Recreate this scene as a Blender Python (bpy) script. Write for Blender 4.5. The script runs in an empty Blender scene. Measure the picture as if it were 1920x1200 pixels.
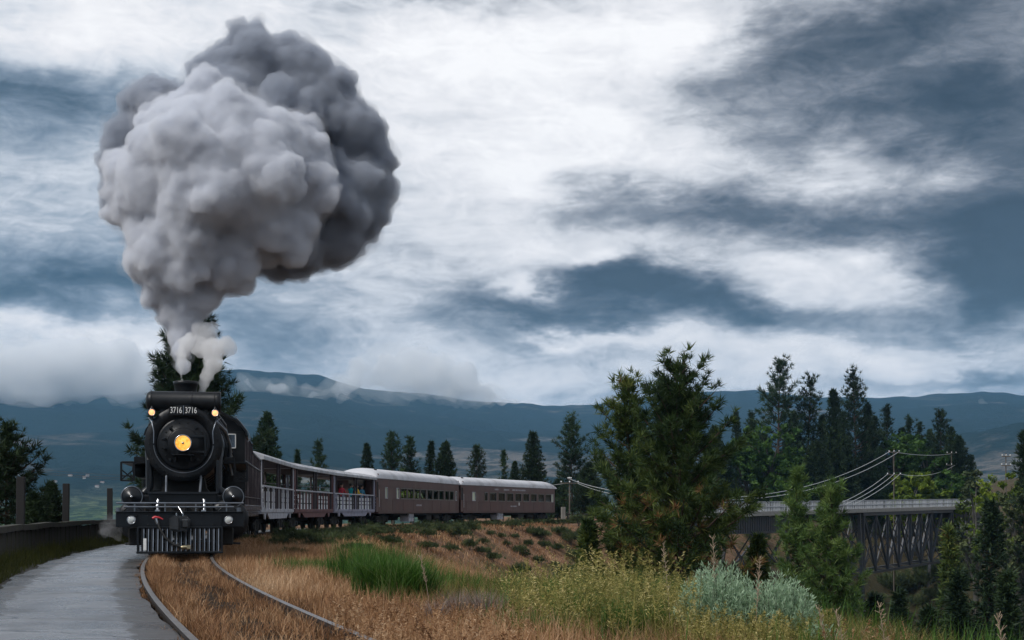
import bpy, math, random
import numpy as np
from mathutils import Vector, Matrix

R = math.radians
scene = bpy.context.scene
col = scene.collection
F = 2700.0      # focal length in photograph pixels
EYE = 1.15      # camera height above the rail heads
HOR = 957.0     # horizon row in the photograph

# ------------------------------------------------------------------ camera
cam_data = bpy.data.cameras.new('camera')
cam = bpy.data.objects.new('camera', cam_data)
col.objects.link(cam)
cam.location = (0, 0, EYE)
cam.rotation_euler = (R(90), 0, 0)
cam_data.sensor_width = 36.0
cam_data.lens = F / 1920 * 36
cam_data.shift_y = (HOR - 600) / 1920
cam_data.clip_start = 0.1
cam_data.clip_end = 40000
scene.camera = cam

# ------------------------------------------------------------------ render settings
scene.render.engine = 'CYCLES'
cy = scene.cycles
cy.use_denoising = True
cy.max_bounces = 14
cy.diffuse_bounces = 3
cy.glossy_bounces = 3
cy.transmission_bounces = 4
cy.transparent_max_bounces = 12
cy.volume_bounces = 12
cy.use_adaptive_sampling = True
cy.adaptive_threshold = 0.01
cy.sample_clamp_indirect = 4
vs = scene.view_settings
vs.view_transform = 'Standard'
vs.look = 'None'
vs.exposure = 0.35
vs.gamma = 1.0
vs.use_curve_mapping = False

# ------------------------------------------------------------------ node helper
class NT:
    def __init__(self, nt):
        self.nt = nt
        nt.nodes.clear()
    def n(self, t, **kw):
        nd = self.nt.nodes.new(t)
        for k, v in kw.items():
            setattr(nd, k, v)
        return nd
    def link(self, a, b):
        self.nt.links.new(a, b)
    def val(self, sock, v):
        if isinstance(v, bpy.types.NodeSocket):
            self.link(v, sock)
        elif v is not None:
            sock.default_value = v
    def m(self, op, a, b=None, c=None, clamp=False):
        nd = self.n('ShaderNodeMath', operation=op)
        nd.use_clamp = clamp
        self.val(nd.inputs[0], a)
        if b is not None: self.val(nd.inputs[1], b)
        if c is not None: self.val(nd.inputs[2], c)
        return nd.outputs[0]
    def mix(self, f, a, b, mode='MIX'):
        nd = self.n('ShaderNodeMix', data_type='RGBA', blend_type=mode)
        self.val(nd.inputs[0], f)
        self.val(nd.inputs[6], a)
        self.val(nd.inputs[7], b)
        return nd.outputs[2]
    def ramp(self, f, stops, interp='LINEAR'):
        nd = self.n('ShaderNodeValToRGB')
        cr = nd.color_ramp
        cr.interpolation = interp
        while len(cr.elements) < len(stops): cr.elements.new(0.5)
        for e, (p, c) in zip(cr.elements, stops):
            e.position = p
            e.color = (c[0], c[1], c[2], 1) if len(c) == 3 else c
        self.val(nd.inputs[0], f)
        return nd.outputs[0]
    def noise(self, vec, scale, detail=4, rough=0.55, dist=0.0):
        nd = self.n('ShaderNodeTexNoise')
        if vec is not None: self.link(vec, nd.inputs['Vector'])
        nd.inputs['Scale'].default_value = scale
        nd.inputs['Detail'].default_value = detail
        nd.inputs['Roughness'].default_value = rough
        nd.inputs['Distortion'].default_value = dist
        return nd
    def mapping(self, vec, scale=(1, 1, 1), loc=(0, 0, 0), rot=(0, 0, 0)):
        nd = self.n('ShaderNodeMapping')
        self.link(vec, nd.inputs[0])
        nd.inputs['Location'].default_value = loc
        nd.inputs['Rotation'].default_value = rot
        nd.inputs['Scale'].default_value = scale
        return nd.outputs[0]

# ------------------------------------------------------------------ sky
SUN_EL, SUN_AZ = 48.0, -128.0    # the brighter part of the overcast lies behind the camera to the left
world = bpy.data.worlds.new('World')
scene.world = world
world.use_nodes = True
w = NT(world.node_tree)
geo = w.n('ShaderNodeTexCoord').outputs['Generated']
sep = w.n('ShaderNodeSeparateXYZ'); w.link(geo, sep.inputs[0])
sx, sy, sz = sep.outputs
# slow domain warp so that no cloud edge is a clean curve
wn = w.noise(w.mapping(geo, (9, 9, 20)), 1.0, 5, 0.6).outputs['Color']
wsep = w.n('ShaderNodeSeparateXYZ'); w.link(wn, wsep.inputs[0])
az = w.m('ARCTAN2', sx, sy)
hyp = w.m('SQRT', w.m('ADD', w.m('MULTIPLY', sx, sx), w.m('MULTIPLY', sy, sy)))
el = w.m('ARCTAN2', sz, hyp)
azw = w.m('ADD', az, w.m('MULTIPLY', w.m('SUBTRACT', wsep.outputs[0], 0.5), 0.16))
elw = w.m('ADD', el, w.m('MULTIPLY', w.m('SUBTRACT', wsep.outputs[1], 0.5), 0.07))
CLOUDS = [  # px, py, rx, ry, tilt(deg), strength  (cloud masses by their direction in the sky)
    (90, 185, 190, 62, 8, -.30), (60, 545, 290, 48, -3, -.36), (130, 50, 240, 70, 0, .22),
    (120, 400, 200, 90, 0, -.02), (900, 110, 300, 150, 0, .34), (1270, 80, 160, 80, 0, .30),
    (1020, 400, 270, 110, 0, .18), (120, 622, 210, 26, 4, .30), (80, 690, 330, 46, 0, -.02),
    (1420, 120, 260, 64, -14, -.33), (1740, 140, 250, 90, 10, -.26), (1530, 235, 240, 45, -6, -.25),
    (1880, 330, 130, 200, 0, -.32), (1900, 540, 150, 110, 0, -.55), (1180, 540, 130, 26, 0, -.14), (1270, 385, 340, 30, 4, -.28),
    (1620, 405, 320, 46, 6, -.24), (1120, 545, 240, 50, -4, -.47), (1400, 575, 260, 30, 10, -.36),
    (960, 590, 140, 30, 0, -.22),
    (1110, 628, 130, 15, 4, .34), (1420, 655, 260, 32, 3, .12), (985, 548, 46, 26, 0, .45),
    (1090, 492, 44, 18, 0, .3), (790, 655, 210, 62, 0, .22), (80, 690, 300, 50, 0, .06), (700, 540, 220, 60, 0, .12), (520, 680, 120, 40, 0, -.18),
    (1250, 270, 230, 50, -8, .2), (1060, 250, 160, 45, 0, .12),
    (1750, 655, 260, 40, 2, .26), (1820, 712, 180, 11, 0, -.22), (540, 615, 150, 60, 0, -.16),
    (900, 650, 240, 40, 0, -.22), (1250, 700, 200, 26, 0, .10), (1660, 570, 240, 30, 10, .16), (1640, 315, 240, 34, 5, .16), (1180, 190, 140, 40, -6, .10), (1500, 20, 160, 40, 0, .12),
    (1560, 500, 280, 34, 6, .26), (1650, 20, 300, 40, 0, -.2), (900, 10, 200, 20, 0, -.25),
]
L = None
for (px, py, rx, ry, tilt, st) in CLOUDS:
    a0 = math.atan((px - 960) / F)
    e0 = math.atan((HOR - py) / F * math.cos(a0))
    ca, sa = math.cos(R(tilt)), math.sin(R(tilt))
    da = w.m('SUBTRACT', azw, a0); de = w.m('SUBTRACT', elw, e0)
    # tilt > 0: the cloud falls towards the right
    u = w.m('MULTIPLY', w.m('SUBTRACT', w.m('MULTIPLY', da, ca), w.m('MULTIPLY', de, sa)), F / rx)
    v = w.m('MULTIPLY', w.m('ADD', w.m('MULTIPLY', da, sa), w.m('MULTIPLY', de, ca)), F / ry)
    q = w.m('ADD', w.m('MULTIPLY', u, u), w.m('MULTIPLY', v, v))
    g = w.m('MULTIPLY', w.m('EXPONENT', w.m('MULTIPLY', q, -0.8)), st)
    L = g if L is None else w.m('ADD', L, g)
big = w.noise(w.mapping(geo, (4.5, 4.5, 13), (3.1, 1.7, .4)), 1.0, 7, 0.58, 0.4).outputs['Fac']
fine = w.noise(w.mapping(geo, (16, 16, 40), (.2, 5.7, 2.4)), 1.0, 8, 0.62, 0.8).outputs['Fac']
wisp = w.noise(w.mapping(geo, (3.0, 3.0, 34), (7.2, 2.7, 1.4), (0, R(5), 0)), 1.0, 6, 0.6, 1.0).outputs['Fac']
L = w.m('ADD', L, 0.645)
L = w.m('ADD', L, w.m('MULTIPLY', w.m('SUBTRACT', big, 0.5), 0.40))
L = w.m('ADD', L, w.m('MULTIPLY', w.m('SUBTRACT', fine, 0.5), 0.52))
finer = w.noise(w.mapping(geo, (42, 42, 95), (1.2, .7, 3.4)), 1.0, 8, 0.66, 1.2).outputs['Fac']
L = w.m('ADD', L, w.m('MULTIPLY', w.m('SUBTRACT', finer, 0.5), 0.28))
L = w.m('ADD', L, w.m('MULTIPLY', w.m('SUBTRACT', wisp, 0.5), 0.30))
L = w.m('ADD', w.m('MULTIPLY', w.m('SUBTRACT', L, .62), 1.06), .60)
ramp = w.ramp(L, [(0.0, (.008, .016, .025)), (.12, (.018, .042, .068)), (.27, (.070, .104, .142)), (.42, (.176, .224, .286)),
                  (.57, (.345, .392, .458)), (.72, (.60, .63, .68)), (.88, (.78, .778, .80)), (1.0, (.88, .875, .885))])
ramp_grey = w.ramp(L, [(0.0, (.014, .016, .020)), (.12, (.032, .036, .045)), (.27, (.085, .092, .108)), (.42, (.20, .208, .232)),
                       (.57, (.37, .38, .41)), (.72, (.61, .62, .65)), (.88, (.78, .778, .80)), (1.0, (.88, .875, .885))])
# high, near clouds on the right are plain grey; distant ones towards the horizon go blue
hi = w.n('ShaderNodeMapRange', interpolation_type='SMOOTHSTEP'); w.link(el, hi.inputs[0])
hi.inputs[1].default_value = .06; hi.inputs[2].default_value = .19
ri = w.n('ShaderNodeMapRange', interpolation_type='SMOOTHSTEP'); w.link(az, ri.inputs[0])
ri.inputs[1].default_value = -.30; ri.inputs[2].default_value = .02
ramp = w.mix(w.m('MULTIPLY', w.m('MULTIPLY', hi.outputs[0], ri.outputs[0]), .85), ramp, ramp_grey)
cloud = w.mix(1.0, ramp, (10, 10, 10, 1), 'MULTIPLY')
sky = w.n('ShaderNodeTexSky', sky_type='NISHITA')
sky.sun_disc = False
sky.sun_elevation = R(SUN_EL)
sky.sun_rotation = R(SUN_AZ)
thin = w.m('MULTIPLY', w.m('SUBTRACT', 0.75, L, clamp=True), 0.10)
skyc = w.mix(thin, cloud, sky.outputs[0])
bg = w.n('ShaderNodeBackground')
w.link(skyc, bg.inputs[0])
bg.inputs[1].default_value = 0.095
w.link(bg.outputs[0], w.n('ShaderNodeOutputWorld').inputs[0])
world.cycles.sampling_method = 'MANUAL'
world.cycles.sample_map_resolution = 512

# ------------------------------------------------------------------ sun (overcast)
sl = bpy.data.lights.new('sun', 'SUN')
sl.energy = 2.1
sl.angle = R(14)
sl.color = (1.0, .965, .92)
sun = bpy.data.objects.new('sun', sl)
col.objects.link(sun)
sd_ = Vector((math.sin(R(SUN_AZ)) * math.cos(R(SUN_EL)), math.cos(R(SUN_AZ)) * math.cos(R(SUN_EL)), math.sin(R(SUN_EL))))
sun.rotation_euler = sd_.to_track_quat('Z', 'Y').to_euler()

# ------------------------------------------------------------------ materials
def mat(name, color, rough=0.6, metal=0.0, var=0.25, scale=3.0, bump=0.0, bscale=None, dirt=None, dscale=1.2, stretch=(1, 1, 1), spec=0.5, coord='Object'):
    m = bpy.data.materials.new(name)
    m.use_nodes = True
    t = NT(m.node_tree)
    p = t.n('ShaderNodeBsdfPrincipled')
    out = t.n('ShaderNodeOutputMaterial')
    t.link(p.outputs[0], out.inputs[0])
    tc = t.n('ShaderNodeTexCoord').outputs[coord]
    vec = t.mapping(tc, stretch)
    nz = t.noise(vec, scale, 6, 0.65).outputs['Fac']
    c1 = tuple(c * (1 - var) for c in color); c2 = tuple(min(1, c * (1 + var)) for c in color)
    cc = t.ramp(nz, [(.28, c1), (.72, c2)])
    if dirt is not None:
        dn = t.noise(vec, dscale, 6, 0.7).outputs['Fac']
        cc = t.mix(t.ramp(dn, [(.5, (0, 0, 0)), (.66, (1, 1, 1))]), cc, (*dirt, 1))
    t.link(cc, p.inputs['Base Color'])
    rr = t.m('ADD', rough - .1, t.m('MULTIPLY', nz, .2))
    t.link(rr, p.inputs['Roughness'])
    p.inputs['Metallic'].default_value = metal
    p.inputs['Specular IOR Level'].default_value = spec
    if bump:
        b = t.n('ShaderNodeBump')
        b.inputs['Strength'].default_value = bump
        b.inputs['Distance'].default_value = 0.03
        t.link(t.noise(vec, bscale or scale * 4, 5, 0.7).outputs['Fac'], b.inputs['Height'])
        t.link(b.outputs[0], p.inputs['Normal'])
    return m

def leaf_mat(name, stops, trans=0.25, rough=0.6):
    m = bpy.data.materials.new(name)
    m.use_nodes = True
    t = NT(m.node_tree)
    at = t.n('ShaderNodeAttribute', attribute_name='tint')
    c = t.ramp(at.outputs['Fac'], stops)
    d = t.n('ShaderNodeBsdfPrincipled')
    t.link(c, d.inputs['Base Color'])
    d.inputs['Roughness'].default_value = rough
    d.inputs['Specular IOR Level'].default_value = 0.25
    tr = t.n('ShaderNodeBsdfTranslucent'); t.link(c, tr.inputs[0])
    mx = t.n('ShaderNodeMixShader'); mx.inputs[0].default_value = trans
    t.link(d.outputs[0], mx.inputs[1]); t.link(tr.outputs[0], mx.inputs[2])
    t.link(mx.outputs[0], t.n('ShaderNodeOutputMaterial').inputs[0])
    return m

def emit_mat(name, color, strength, core=None):
    m = bpy.data.materials.new(name)
    m.use_nodes = True
    t = NT(m.node_tree)
    p = t.n('ShaderNodeBsdfPrincipled')
    p.inputs['Base Color'].default_value = (*color, 1)
    p.inputs['Roughness'].default_value = 0.15
    if core:
        tc = t.n('ShaderNodeTexCoord').outputs['Object']
        nz = t.noise(t.mapping(tc, (1, 1, 1)), 9, 3, .6, 1.5).outputs['Fac']
        t.link(t.ramp(nz, [(.36, color), (.62, core)]), p.inputs['Emission Color'])
    else:
        p.inputs['Emission Color'].default_value = (*color, 1)
    p.inputs['Emission Strength'].default_value = strength
    t.link(p.outputs[0], t.n('ShaderNodeOutputMaterial').inputs[0])
    return m

def glass_mat(name, tint, trans, rough=0.06, ior=1.5):
    m = bpy.data.materials.new(name)
    m.use_nodes = True
    t = NT(m.node_tree)
    tr = t.n('ShaderNodeBsdfTransparent'); tr.inputs[0].default_value = (*tint, 1)
    g = t.n('ShaderNodeBsdfGlossy'); g.inputs['Roughness'].default_value = rough; g.inputs[0].default_value = (.8, .85, .9, 1)
    fr = t.n('ShaderNodeFresnel'); fr.inputs[0].default_value = ior
    nz = t.noise(t.n('ShaderNodeTexCoord').outputs['Object'], 2.5, 3).outputs['Fac']
    front = t.m('SUBTRACT', 1.0, t.n('ShaderNodeNewGeometry').outputs['Backfacing'])   # no inner reflection in a thin pane
    f = t.m('ADD', t.m('MULTIPLY', fr.outputs[0], front), t.m('MULTIPLY', nz, 1 - trans), clamp=True)
    mx = t.n('ShaderNodeMixShader'); t.link(f, mx.inputs[0])
    t.link(tr.outputs[0], mx.inputs[1]); t.link(g.outputs[0], mx.inputs[2])
    t.link(mx.outputs[0], t.n('ShaderNodeOutputMaterial').inputs[0])
    return m

def vol_mat(name, color, density, aniso=0.0):
    m = bpy.data.materials.new(name)
    m.use_nodes = True
    t = NT(m.node_tree)
    v = t.n('ShaderNodeVolumePrincipled')
    v.inputs['Color'].default_value = (*color, 1)
    v.inputs['Density'].default_value = density
    v.inputs['Anisotropy'].default_value = aniso
    v.inputs['Density Attribute'].default_value = ''
    t.link(v.outputs[0], t.n('ShaderNodeOutputMaterial').inputs['Volume'])
    return m

M = {}
M['black'] = mat('black_locomotive_paint', (.008, .0095, .012), .40, 0, .35, 2.2, .15, 14, dirt=(.017, .018, .020), dscale=1.6, spec=.28)
M['black_gloss'] = mat('black_gloss_paint', (.007, .009, .012), .32, 0, .3, 3, .05, spec=.38)
M['iron'] = mat('worn_iron', (.045, .048, .052), .45, .55, .4, 5, .2)
M['underframe'] = mat('underframe_grime', (.014, .013, .012), .8, 0, .4, 4, .3)
M['chrome'] = mat('polished_steel', (.55, .56, .58), .22, .95, .15, 6)
M['handrail'] = mat('steel_handrail', (.20, .22, .25), .32, .8, .2, 6)
M['slat_shine'] = mat('slat_highlight_steel', (.33, .37, .43), .3, .6, .2, 6)  # pale colour that paints a highlight onto the pilot slats
M['white_paint'] = mat('white_paint', (.8, .8, .78), .5, 0, .05, 5)
M['red_paint'] = mat('red_paint', (.5, .03, .04), .4, 0, .15, 5)
M['rubber'] = mat('black_rubber', (.012, .012, .012), .55, 0, .2, 8)
M['brass'] = mat('brass_fitting', (.65, .55, .35), .35, .8, .2, 6)
M['amber'] = emit_mat('amber_lamp', (.80, .27, .02), .85, (1.0, .58, .13))
M['marker'] = emit_mat('warm_marker_lamp', (1.0, .48, .20), .95)
M['clear_lens'] = mat('clear_lamp_lens', (.62, .64, .62), .12, .1, .2, 12, .2, 20)
M['tender'] = mat('tender_paint', (.10, .078, .080), .24, .25, .4, 1.6, .10, 6, dirt=(.25, .205, .205), dscale=1.6, stretch=(1, 1.6, .22))  # paler streaks, stretched vertically, mixed over the brown
M['coal'] = mat('coal', (.008, .008, .009), .4, 0, .5, 6, .8)
M['maroon'] = mat('maroon_coach_paint', (.105, .050, .040), .48, 0, .28, 1.2, .06, 12, dirt=(.125, .078, .064), dscale=.8, stretch=(1, 1, .4))
M['coach_roof'] = mat('pale_coach_roof', (.54, .54, .565), .5, 0, .12, .9, .05, 8, dirt=(.36, .35, .36), dscale=.5, stretch=(.4, 1, 1))
M['silver'] = mat('silver_grey_paint', (.50, .50, .55), .5, .1, .2, 2, .08, dirt=(.2, .19, .2), dscale=2)
M['oxide'] = mat('oxide_red_paint', (.14, .050, .048), .6, 0, .3, 2, .08, dirt=(.16, .09, .09), dscale=2)
M['lilac'] = mat('lilac_grey_paint', (.32, .315, .40), .55, 0, .25, 2, .08, dirt=(.12, .11, .15), dscale=2)
M['board_white'] = mat('white_boards', (.74, .75, .77), .55, 0, .08, 3, .05)
M['car_roof'] = mat('galvanised_roof', (.50, .51, .54), .45, .25, .2, 1.5, .1, dirt=(.32, .31, .31), dscale=.9)
M['dark_post'] = mat('dark_painted_post', (.045, .032, .036), .6, 0, .3, 4)
M['wood_dark'] = mat('dark_weathered_timber', (.026, .022, .017), .85, 0, .5, 2, .5, 9, dirt=(.035, .042, .018), dscale=1.3, stretch=(1, 1, .3))
M['post_wood'] = mat('creosoted_post', (.016, .015, .015), .85, 0, .4, 3, .5, 9, stretch=(1, 1, .2))
M['grey_wood'] = mat('grey_weathered_wood', (.20, .19, .17), .85, 0, .3, 3, .4, 9, stretch=(1, 1, .2))
M['pole'] = mat('pole_wood', (.10, .085, .07), .85, 0, .3, 3, .3, stretch=(1, 1, .2))
M['wire'] = mat('aluminium_wire', (.55, .57, .56), .4, .5, .1, 3)
M['insulator'] = mat('glass_insulator', (.7, .72, .72), .2, 0, .1, 8)
M['bridge_steel'] = mat('blue_grey_bridge_steel', (.050, .056, .068), .55, .15, .35, 1.5, .1, dirt=(.075, .065, .06), dscale=1.0)
M['bridge_rail'] = mat('pale_bridge_railing', (.36, .38, .41), .5, .2, .15, 2)
M['concrete'] = mat('concrete', (.30, .29, .27), .85, 0, .2, 2, .3, 12)
M['rail_steel'] = mat('rail_steel', (.030, .022, .018), .6, .3, .35, 5, .2)
M['rail_top'] = mat('polished_rail_head', (.24, .225, .215), .36, .7, .35, 8)
M['sleeper'] = mat('old_sleeper_wood', (.035, .025, .018), .9, 0, .5, 3, .6, 12, stretch=(.3, 1, 1), spec=.05)
M['bark'] = mat('pine_bark', (.075, .048, .034), .9, 0, .45, 4, .8, 10, stretch=(1, 1, .25))
M['bark_grey'] = mat('grey_bark', (.085, .08, .07), .9, 0, .35, 4, .6, 10, stretch=(1, 1, .25))
M['rock'] = mat('pale_rock', (.34, .33, .30), .85, 0, .3, 1.5, .7, 5)
M['skin'] = mat('skin', (.52, .30, .22), .55, 0, .06, 6)
M['hair_dark'] = mat('dark_hair', (.03, .02, .015), .6, 0, .2, 20)
M['hair_white'] = mat('white_hair', (.7, .7, .7), .6, 0, .1, 20)
M['red_cloth'] = mat('red_cloth', (.42, .02, .04), .8, 0, .1, 9)
M['teal_cloth'] = mat('teal_cloth', (.01, .36, .40), .8, 0, .1, 9)
M['yellow_cloth'] = mat('yellow_cloth', (.72, .46, .01), .8, 0, .1, 9)
M['blue_cloth'] = mat('blue_cloth', (.06, .26, .40), .8, 0, .1, 9)
M['white_cloth'] = mat('white_cloth', (.7, .7, .7), .8, 0, .06, 9)
M['grey_cloth'] = mat('grey_trousers', (.06, .065, .08), .8, 0, .1, 9)
M['seat'] = mat('seat_cloth', (.05, .04, .04), .8, 0, .2, 6)
M['house_wall'] = mat('pale_house_wall', (.42, .41, .39), .7, 0, .08, 1)
M['house_roof'] = mat('house_roof', (.16, .12, .11), .7, 0, .15, 1)
M['glass_green'] = glass_mat('clear_coach_glass', (.94, 1.0, .84), .985, .06, 1.18)
M['glass_dark'] = glass_mat('tinted_coach_glass', (.20, .17, .15), .93)
M['glass_pale'] = mat('frosted_pane', (.62, .66, .50), .3, 0, .1, 3)
M['glass_cab'] = glass_mat('cab_glass', (.45, .42, .40), .80)

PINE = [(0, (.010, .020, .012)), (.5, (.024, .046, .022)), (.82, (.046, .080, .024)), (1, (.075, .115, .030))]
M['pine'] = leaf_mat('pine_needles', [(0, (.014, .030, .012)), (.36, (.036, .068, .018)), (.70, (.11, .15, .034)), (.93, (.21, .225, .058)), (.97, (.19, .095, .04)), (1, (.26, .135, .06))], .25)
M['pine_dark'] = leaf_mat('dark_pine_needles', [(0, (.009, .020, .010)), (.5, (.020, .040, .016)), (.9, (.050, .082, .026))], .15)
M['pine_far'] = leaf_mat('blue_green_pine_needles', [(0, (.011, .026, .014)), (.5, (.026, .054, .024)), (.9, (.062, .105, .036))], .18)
M['pine_bright'] = leaf_mat('bright_pine_needles', [(0, (.024, .054, .016)), (.4, (.075, .14, .034)), (.85, (.21, .29, .08)), (1, (.24, .32, .09))], .25)  # the needle colour itself is a brighter green
M['leaf'] = leaf_mat('green_leaves', [(0, (.022, .055, .012)), (.5, (.05, .11, .022)), (1, (.09, .17, .03))], .35)
M['leaf_yellow'] = leaf_mat('yellow_green_leaves', [(0, (.06, .10, .012)), (.5, (.13, .19, .018)), (1, (.21, .27, .03))], .35)
M['bush'] = leaf_mat('dusty_green_leaves', [(0, (.028, .040, .016)), (.5, (.062, .088, .034)), (1, (.13, .155, .062))], .2)
M['sage'] = leaf_mat('silver_sage_leaves', [(0, (.08, .14, .075)), (.45, (.20, .31, .18)), (1, (.42, .55, .38))], .25)
M['dry'] = leaf_mat('dry_tan_grass', [(0, (.10, .045, .020)), (.3, (.28, .14, .062)), (.65, (.50, .30, .155)), (1, (.70, .50, .32))], .3)
M['rust'] = leaf_mat('rusty_dead_grass', [(0, (.06, .027, .012)), (.3, (.20, .090, .038)), (.65, (.42, .235, .115)), (1, (.62, .42, .25))], .3)
M['green_grass'] = leaf_mat('fresh_green_grass', [(0, (.020, .055, .010)), (.5, (.055, .135, .018)), (.85, (.10, .21, .035)), (1, (.22, .27, .10))], .35)
M['olive'] = leaf_mat('olive_grass', [(0, (.045, .050, .012)), (.5, (.11, .115, .022)), (1, (.24, .21, .055))], .3)
M['seed'] = leaf_mat('golden_seed_heads', [(0, (.07, .085, .018)), (.4, (.22, .21, .055)), (.75, (.44, .37, .12)), (1, (.66, .56, .26))], .35)
M['dead_twig'] = leaf_mat('grey_dead_twigs', [(0, (.13, .10, .09)), (.6, (.26, .20, .18)), (1, (.42, .35, .31))], .15)

# ------------------------------------------------------------------ object helpers
def link(o, parent=None):
    col.objects.link(o)
    if parent is not None: o.parent = parent
    return o

def tag(o, label=None, cat=None, group=None, kind=None):
    if label: o['label'] = label
    if cat: o['category'] = cat
    if group: o['group'] = group
    if kind: o['kind'] = kind
    return o

def empty(name, loc, rz=0, label=None, cat=None, group=None):
    o = bpy.data.objects.new(name, None)
    o.empty_display_size = .3
    o.location = loc
    o.rotation_euler = (0, 0, rz)
    col.objects.link(o)
    return tag(o, label, cat, group)

def copy_tree(o, parent=None):
    c = o.copy(); col.objects.link(c); c.parent = parent
    for ch in list(o.children): copy_tree(ch, c)
    return c

class MB:
    def __init__(self):
        self.v = []; self.f = []; self.s = []; self.mi = []; self.cm = 0
    def add(self, verts, faces, smooth=False):
        k = len(self.v)
        self.v.extend([tuple(p) for p in verts])
        for f in faces:
            self.f.append([i + k for i in f]); self.s.append(smooth); self.mi.append(self.cm)
        return self
    def box(self, x0, x1, y0, y1, z0, z1):
        v = [(x0, y0, z0), (x1, y0, z0), (x1, y1, z0), (x0, y1, z0), (x0, y0, z1), (x1, y0, z1), (x1, y1, z1), (x0, y1, z1)]
        return self.add(v, [(0, 3, 2, 1), (4, 5, 6, 7), (0, 1, 5, 4), (1, 2, 6, 5), (2, 3, 7, 6), (3, 0, 4, 7)])
    def cbox(self, c, s):
        return self.box(c[0] - s[0] / 2, c[0] + s[0] / 2, c[1] - s[1] / 2, c[1] + s[1] / 2, c[2] - s[2] / 2, c[2] + s[2] / 2)
    def bbox(self, x0, x1, y0, y1, z0, z1, b=.02):
        """box with chamfered edges"""
        vs_, idx = [], {}
        for sx_ in (0, 1):
            for sy_ in (0, 1):
                for sz_ in (0, 1):
                    X = (x0, x1)[sx_]; Y = (y0, y1)[sy_]; Z = (z0, z1)[sz_]
                    dx, dy, dz = (b, -b)[sx_], (b, -b)[sy_], (b, -b)[sz_]
                    for k, p in enumerate(((X, Y + dy, Z + dz), (X + dx, Y, Z + dz), (X + dx, Y + dy, Z))):
                        idx[(sx_, sy_, sz_, k)] = len(vs_); vs_.append(p)
        g = lambda *a: idx[a]
        fs = []
        for s_ in (0, 1):
            fs.append([g(s_, 0, 0, 0), g(s_, 1, 0, 0), g(s_, 1, 1, 0), g(s_, 0, 1, 0)][::(-1 if s_ == 0 else 1)])
            fs.append([g(0, s_, 0, 1), g(1, s_, 0, 1), g(1, s_, 1, 1), g(0, s_, 1, 1)][::(1 if s_ == 0 else -1)])
            fs.append([g(0, 0, s_, 2), g(1, 0, s_, 2), g(1, 1, s_, 2), g(0, 1, s_, 2)][::(-1 if s_ == 0 else 1)])
        for a in (0, 1):
            for c in (0, 1):
                fs.append([g(0, a, c, 1), g(1, a, c, 1), g(1, a, c, 2), g(0, a, c, 2)])
                fs.append([g(a, 0, c, 0), g(a, 1, c, 0), g(a, 1, c, 2), g(a, 0, c, 2)])
                fs.append([g(a, c, 0, 0), g(a, c, 1, 0), g(a, c, 1, 1), g(a, c, 0, 1)])
                for e in (0, 1):
                    fs.append([g(a, c, e, 0), g(a, c, e, 1), g(a, c, e, 2)])
        return self.add(vs_, fs)
    def bar(self, p, q, w_, h_=None, up=(0, 0, 1)):
        h_ = h_ or w_
        p, q = Vector(p), Vector(q)
        d = (q - p).normalized(); upv = Vector(up)
        if abs(d.dot(upv)) > .98: upv = Vector((0, 1, 0))
        s_ = d.cross(upv).normalized(); u_ = s_.cross(d).normalized()
        v = []
        for c in (p, q):
            for a, b in ((-1, -1), (1, -1), (1, 1), (-1, 1)):
                v.append(c + s_ * (a * w_ / 2) + u_ * (b * h_ / 2))
        return self.add(v, [(3, 2, 1, 0), (4, 5, 6, 7), (0, 1, 5, 4), (1, 2, 6, 5), (2, 3, 7, 6), (3, 0, 4, 7)])
    def tube(self, pts, r, n=8, caps=True):
        pts = [Vector(p) for p in pts]
        rs = r if isinstance(r, (list, tuple)) else [r] * len(pts)
        v, f = [], []
        prev = None
        for i, p in enumerate(pts):
            d = (pts[min(i + 1, len(pts) - 1)] - pts[max(i - 1, 0)]).normalized()
            if prev is None:
                a = Vector((0, 0, 1)) if abs(d.z) < .9 else Vector((1, 0, 0))
                s_ = d.cross(a).normalized()
            else:
                s_ = (prev - d * prev.dot(d)).normalized()
            prev = s_
            u_ = d.cross(s_)
            for k in range(n):
                t_ = 2 * math.pi * k / n
                v.append(p + (s_ * math.cos(t_) + u_ * math.sin(t_)) * rs[i])
        for i in range(len(pts) - 1):
            for k in range(n):
                a, b = i * n + k, i * n + (k + 1) % n
                f.append((a, b, b + n, a + n))
        self.add(v, f, True)
        if caps:
            self.add([v[k] for k in range(n)], [tuple(range(n))[::-1]])
            self.add([v[(len(pts) - 1) * n + k] for k in range(n)], [tuple(range(n))])
        return self
    def cyl(self, p, q, r, n=24, r2=None):
        return self.tube([p, q], [r, r if r2 is None else r2], n)
    def lathe(self, prof, axis='y', c=(0, 0, 0), n=36, smooth=True):
        """prof: (radius, position along axis)"""
        v, f = [], []
        for (r, h) in prof:
            for k in range(n):
                t_ = 2 * math.pi * k / n
                a, b = r * math.cos(t_), r * math.sin(t_)
                if axis == 'y': v.append((c[0] + a, c[1] + h, c[2] + b))
                elif axis == 'x': v.append((c[0] + h, c[1] + a, c[2] + b))
                else: v.append((c[0] + a, c[1] + b, c[2] + h))
        for i in range(len(prof) - 1):
            for k in range(n):
                a, b = i * n + k, i * n + (k + 1) % n
                f.append((a, b, b + n, a + n))
        return self.add(v, f, smooth)
    def disc(self, c, r, n=32, axis='y'):
        v = [(c[0] + r * math.cos(2 * math.pi * k / n), c[1], c[2] + r * math.sin(2 * math.pi * k / n)) if axis == 'y'
             else (c[0], c[1] + r * math.cos(2 * math.pi * k / n), c[2] + r * math.sin(2 * math.pi * k / n)) for k in range(n)]
        return self.add(v, [tuple(range(n))])
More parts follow.
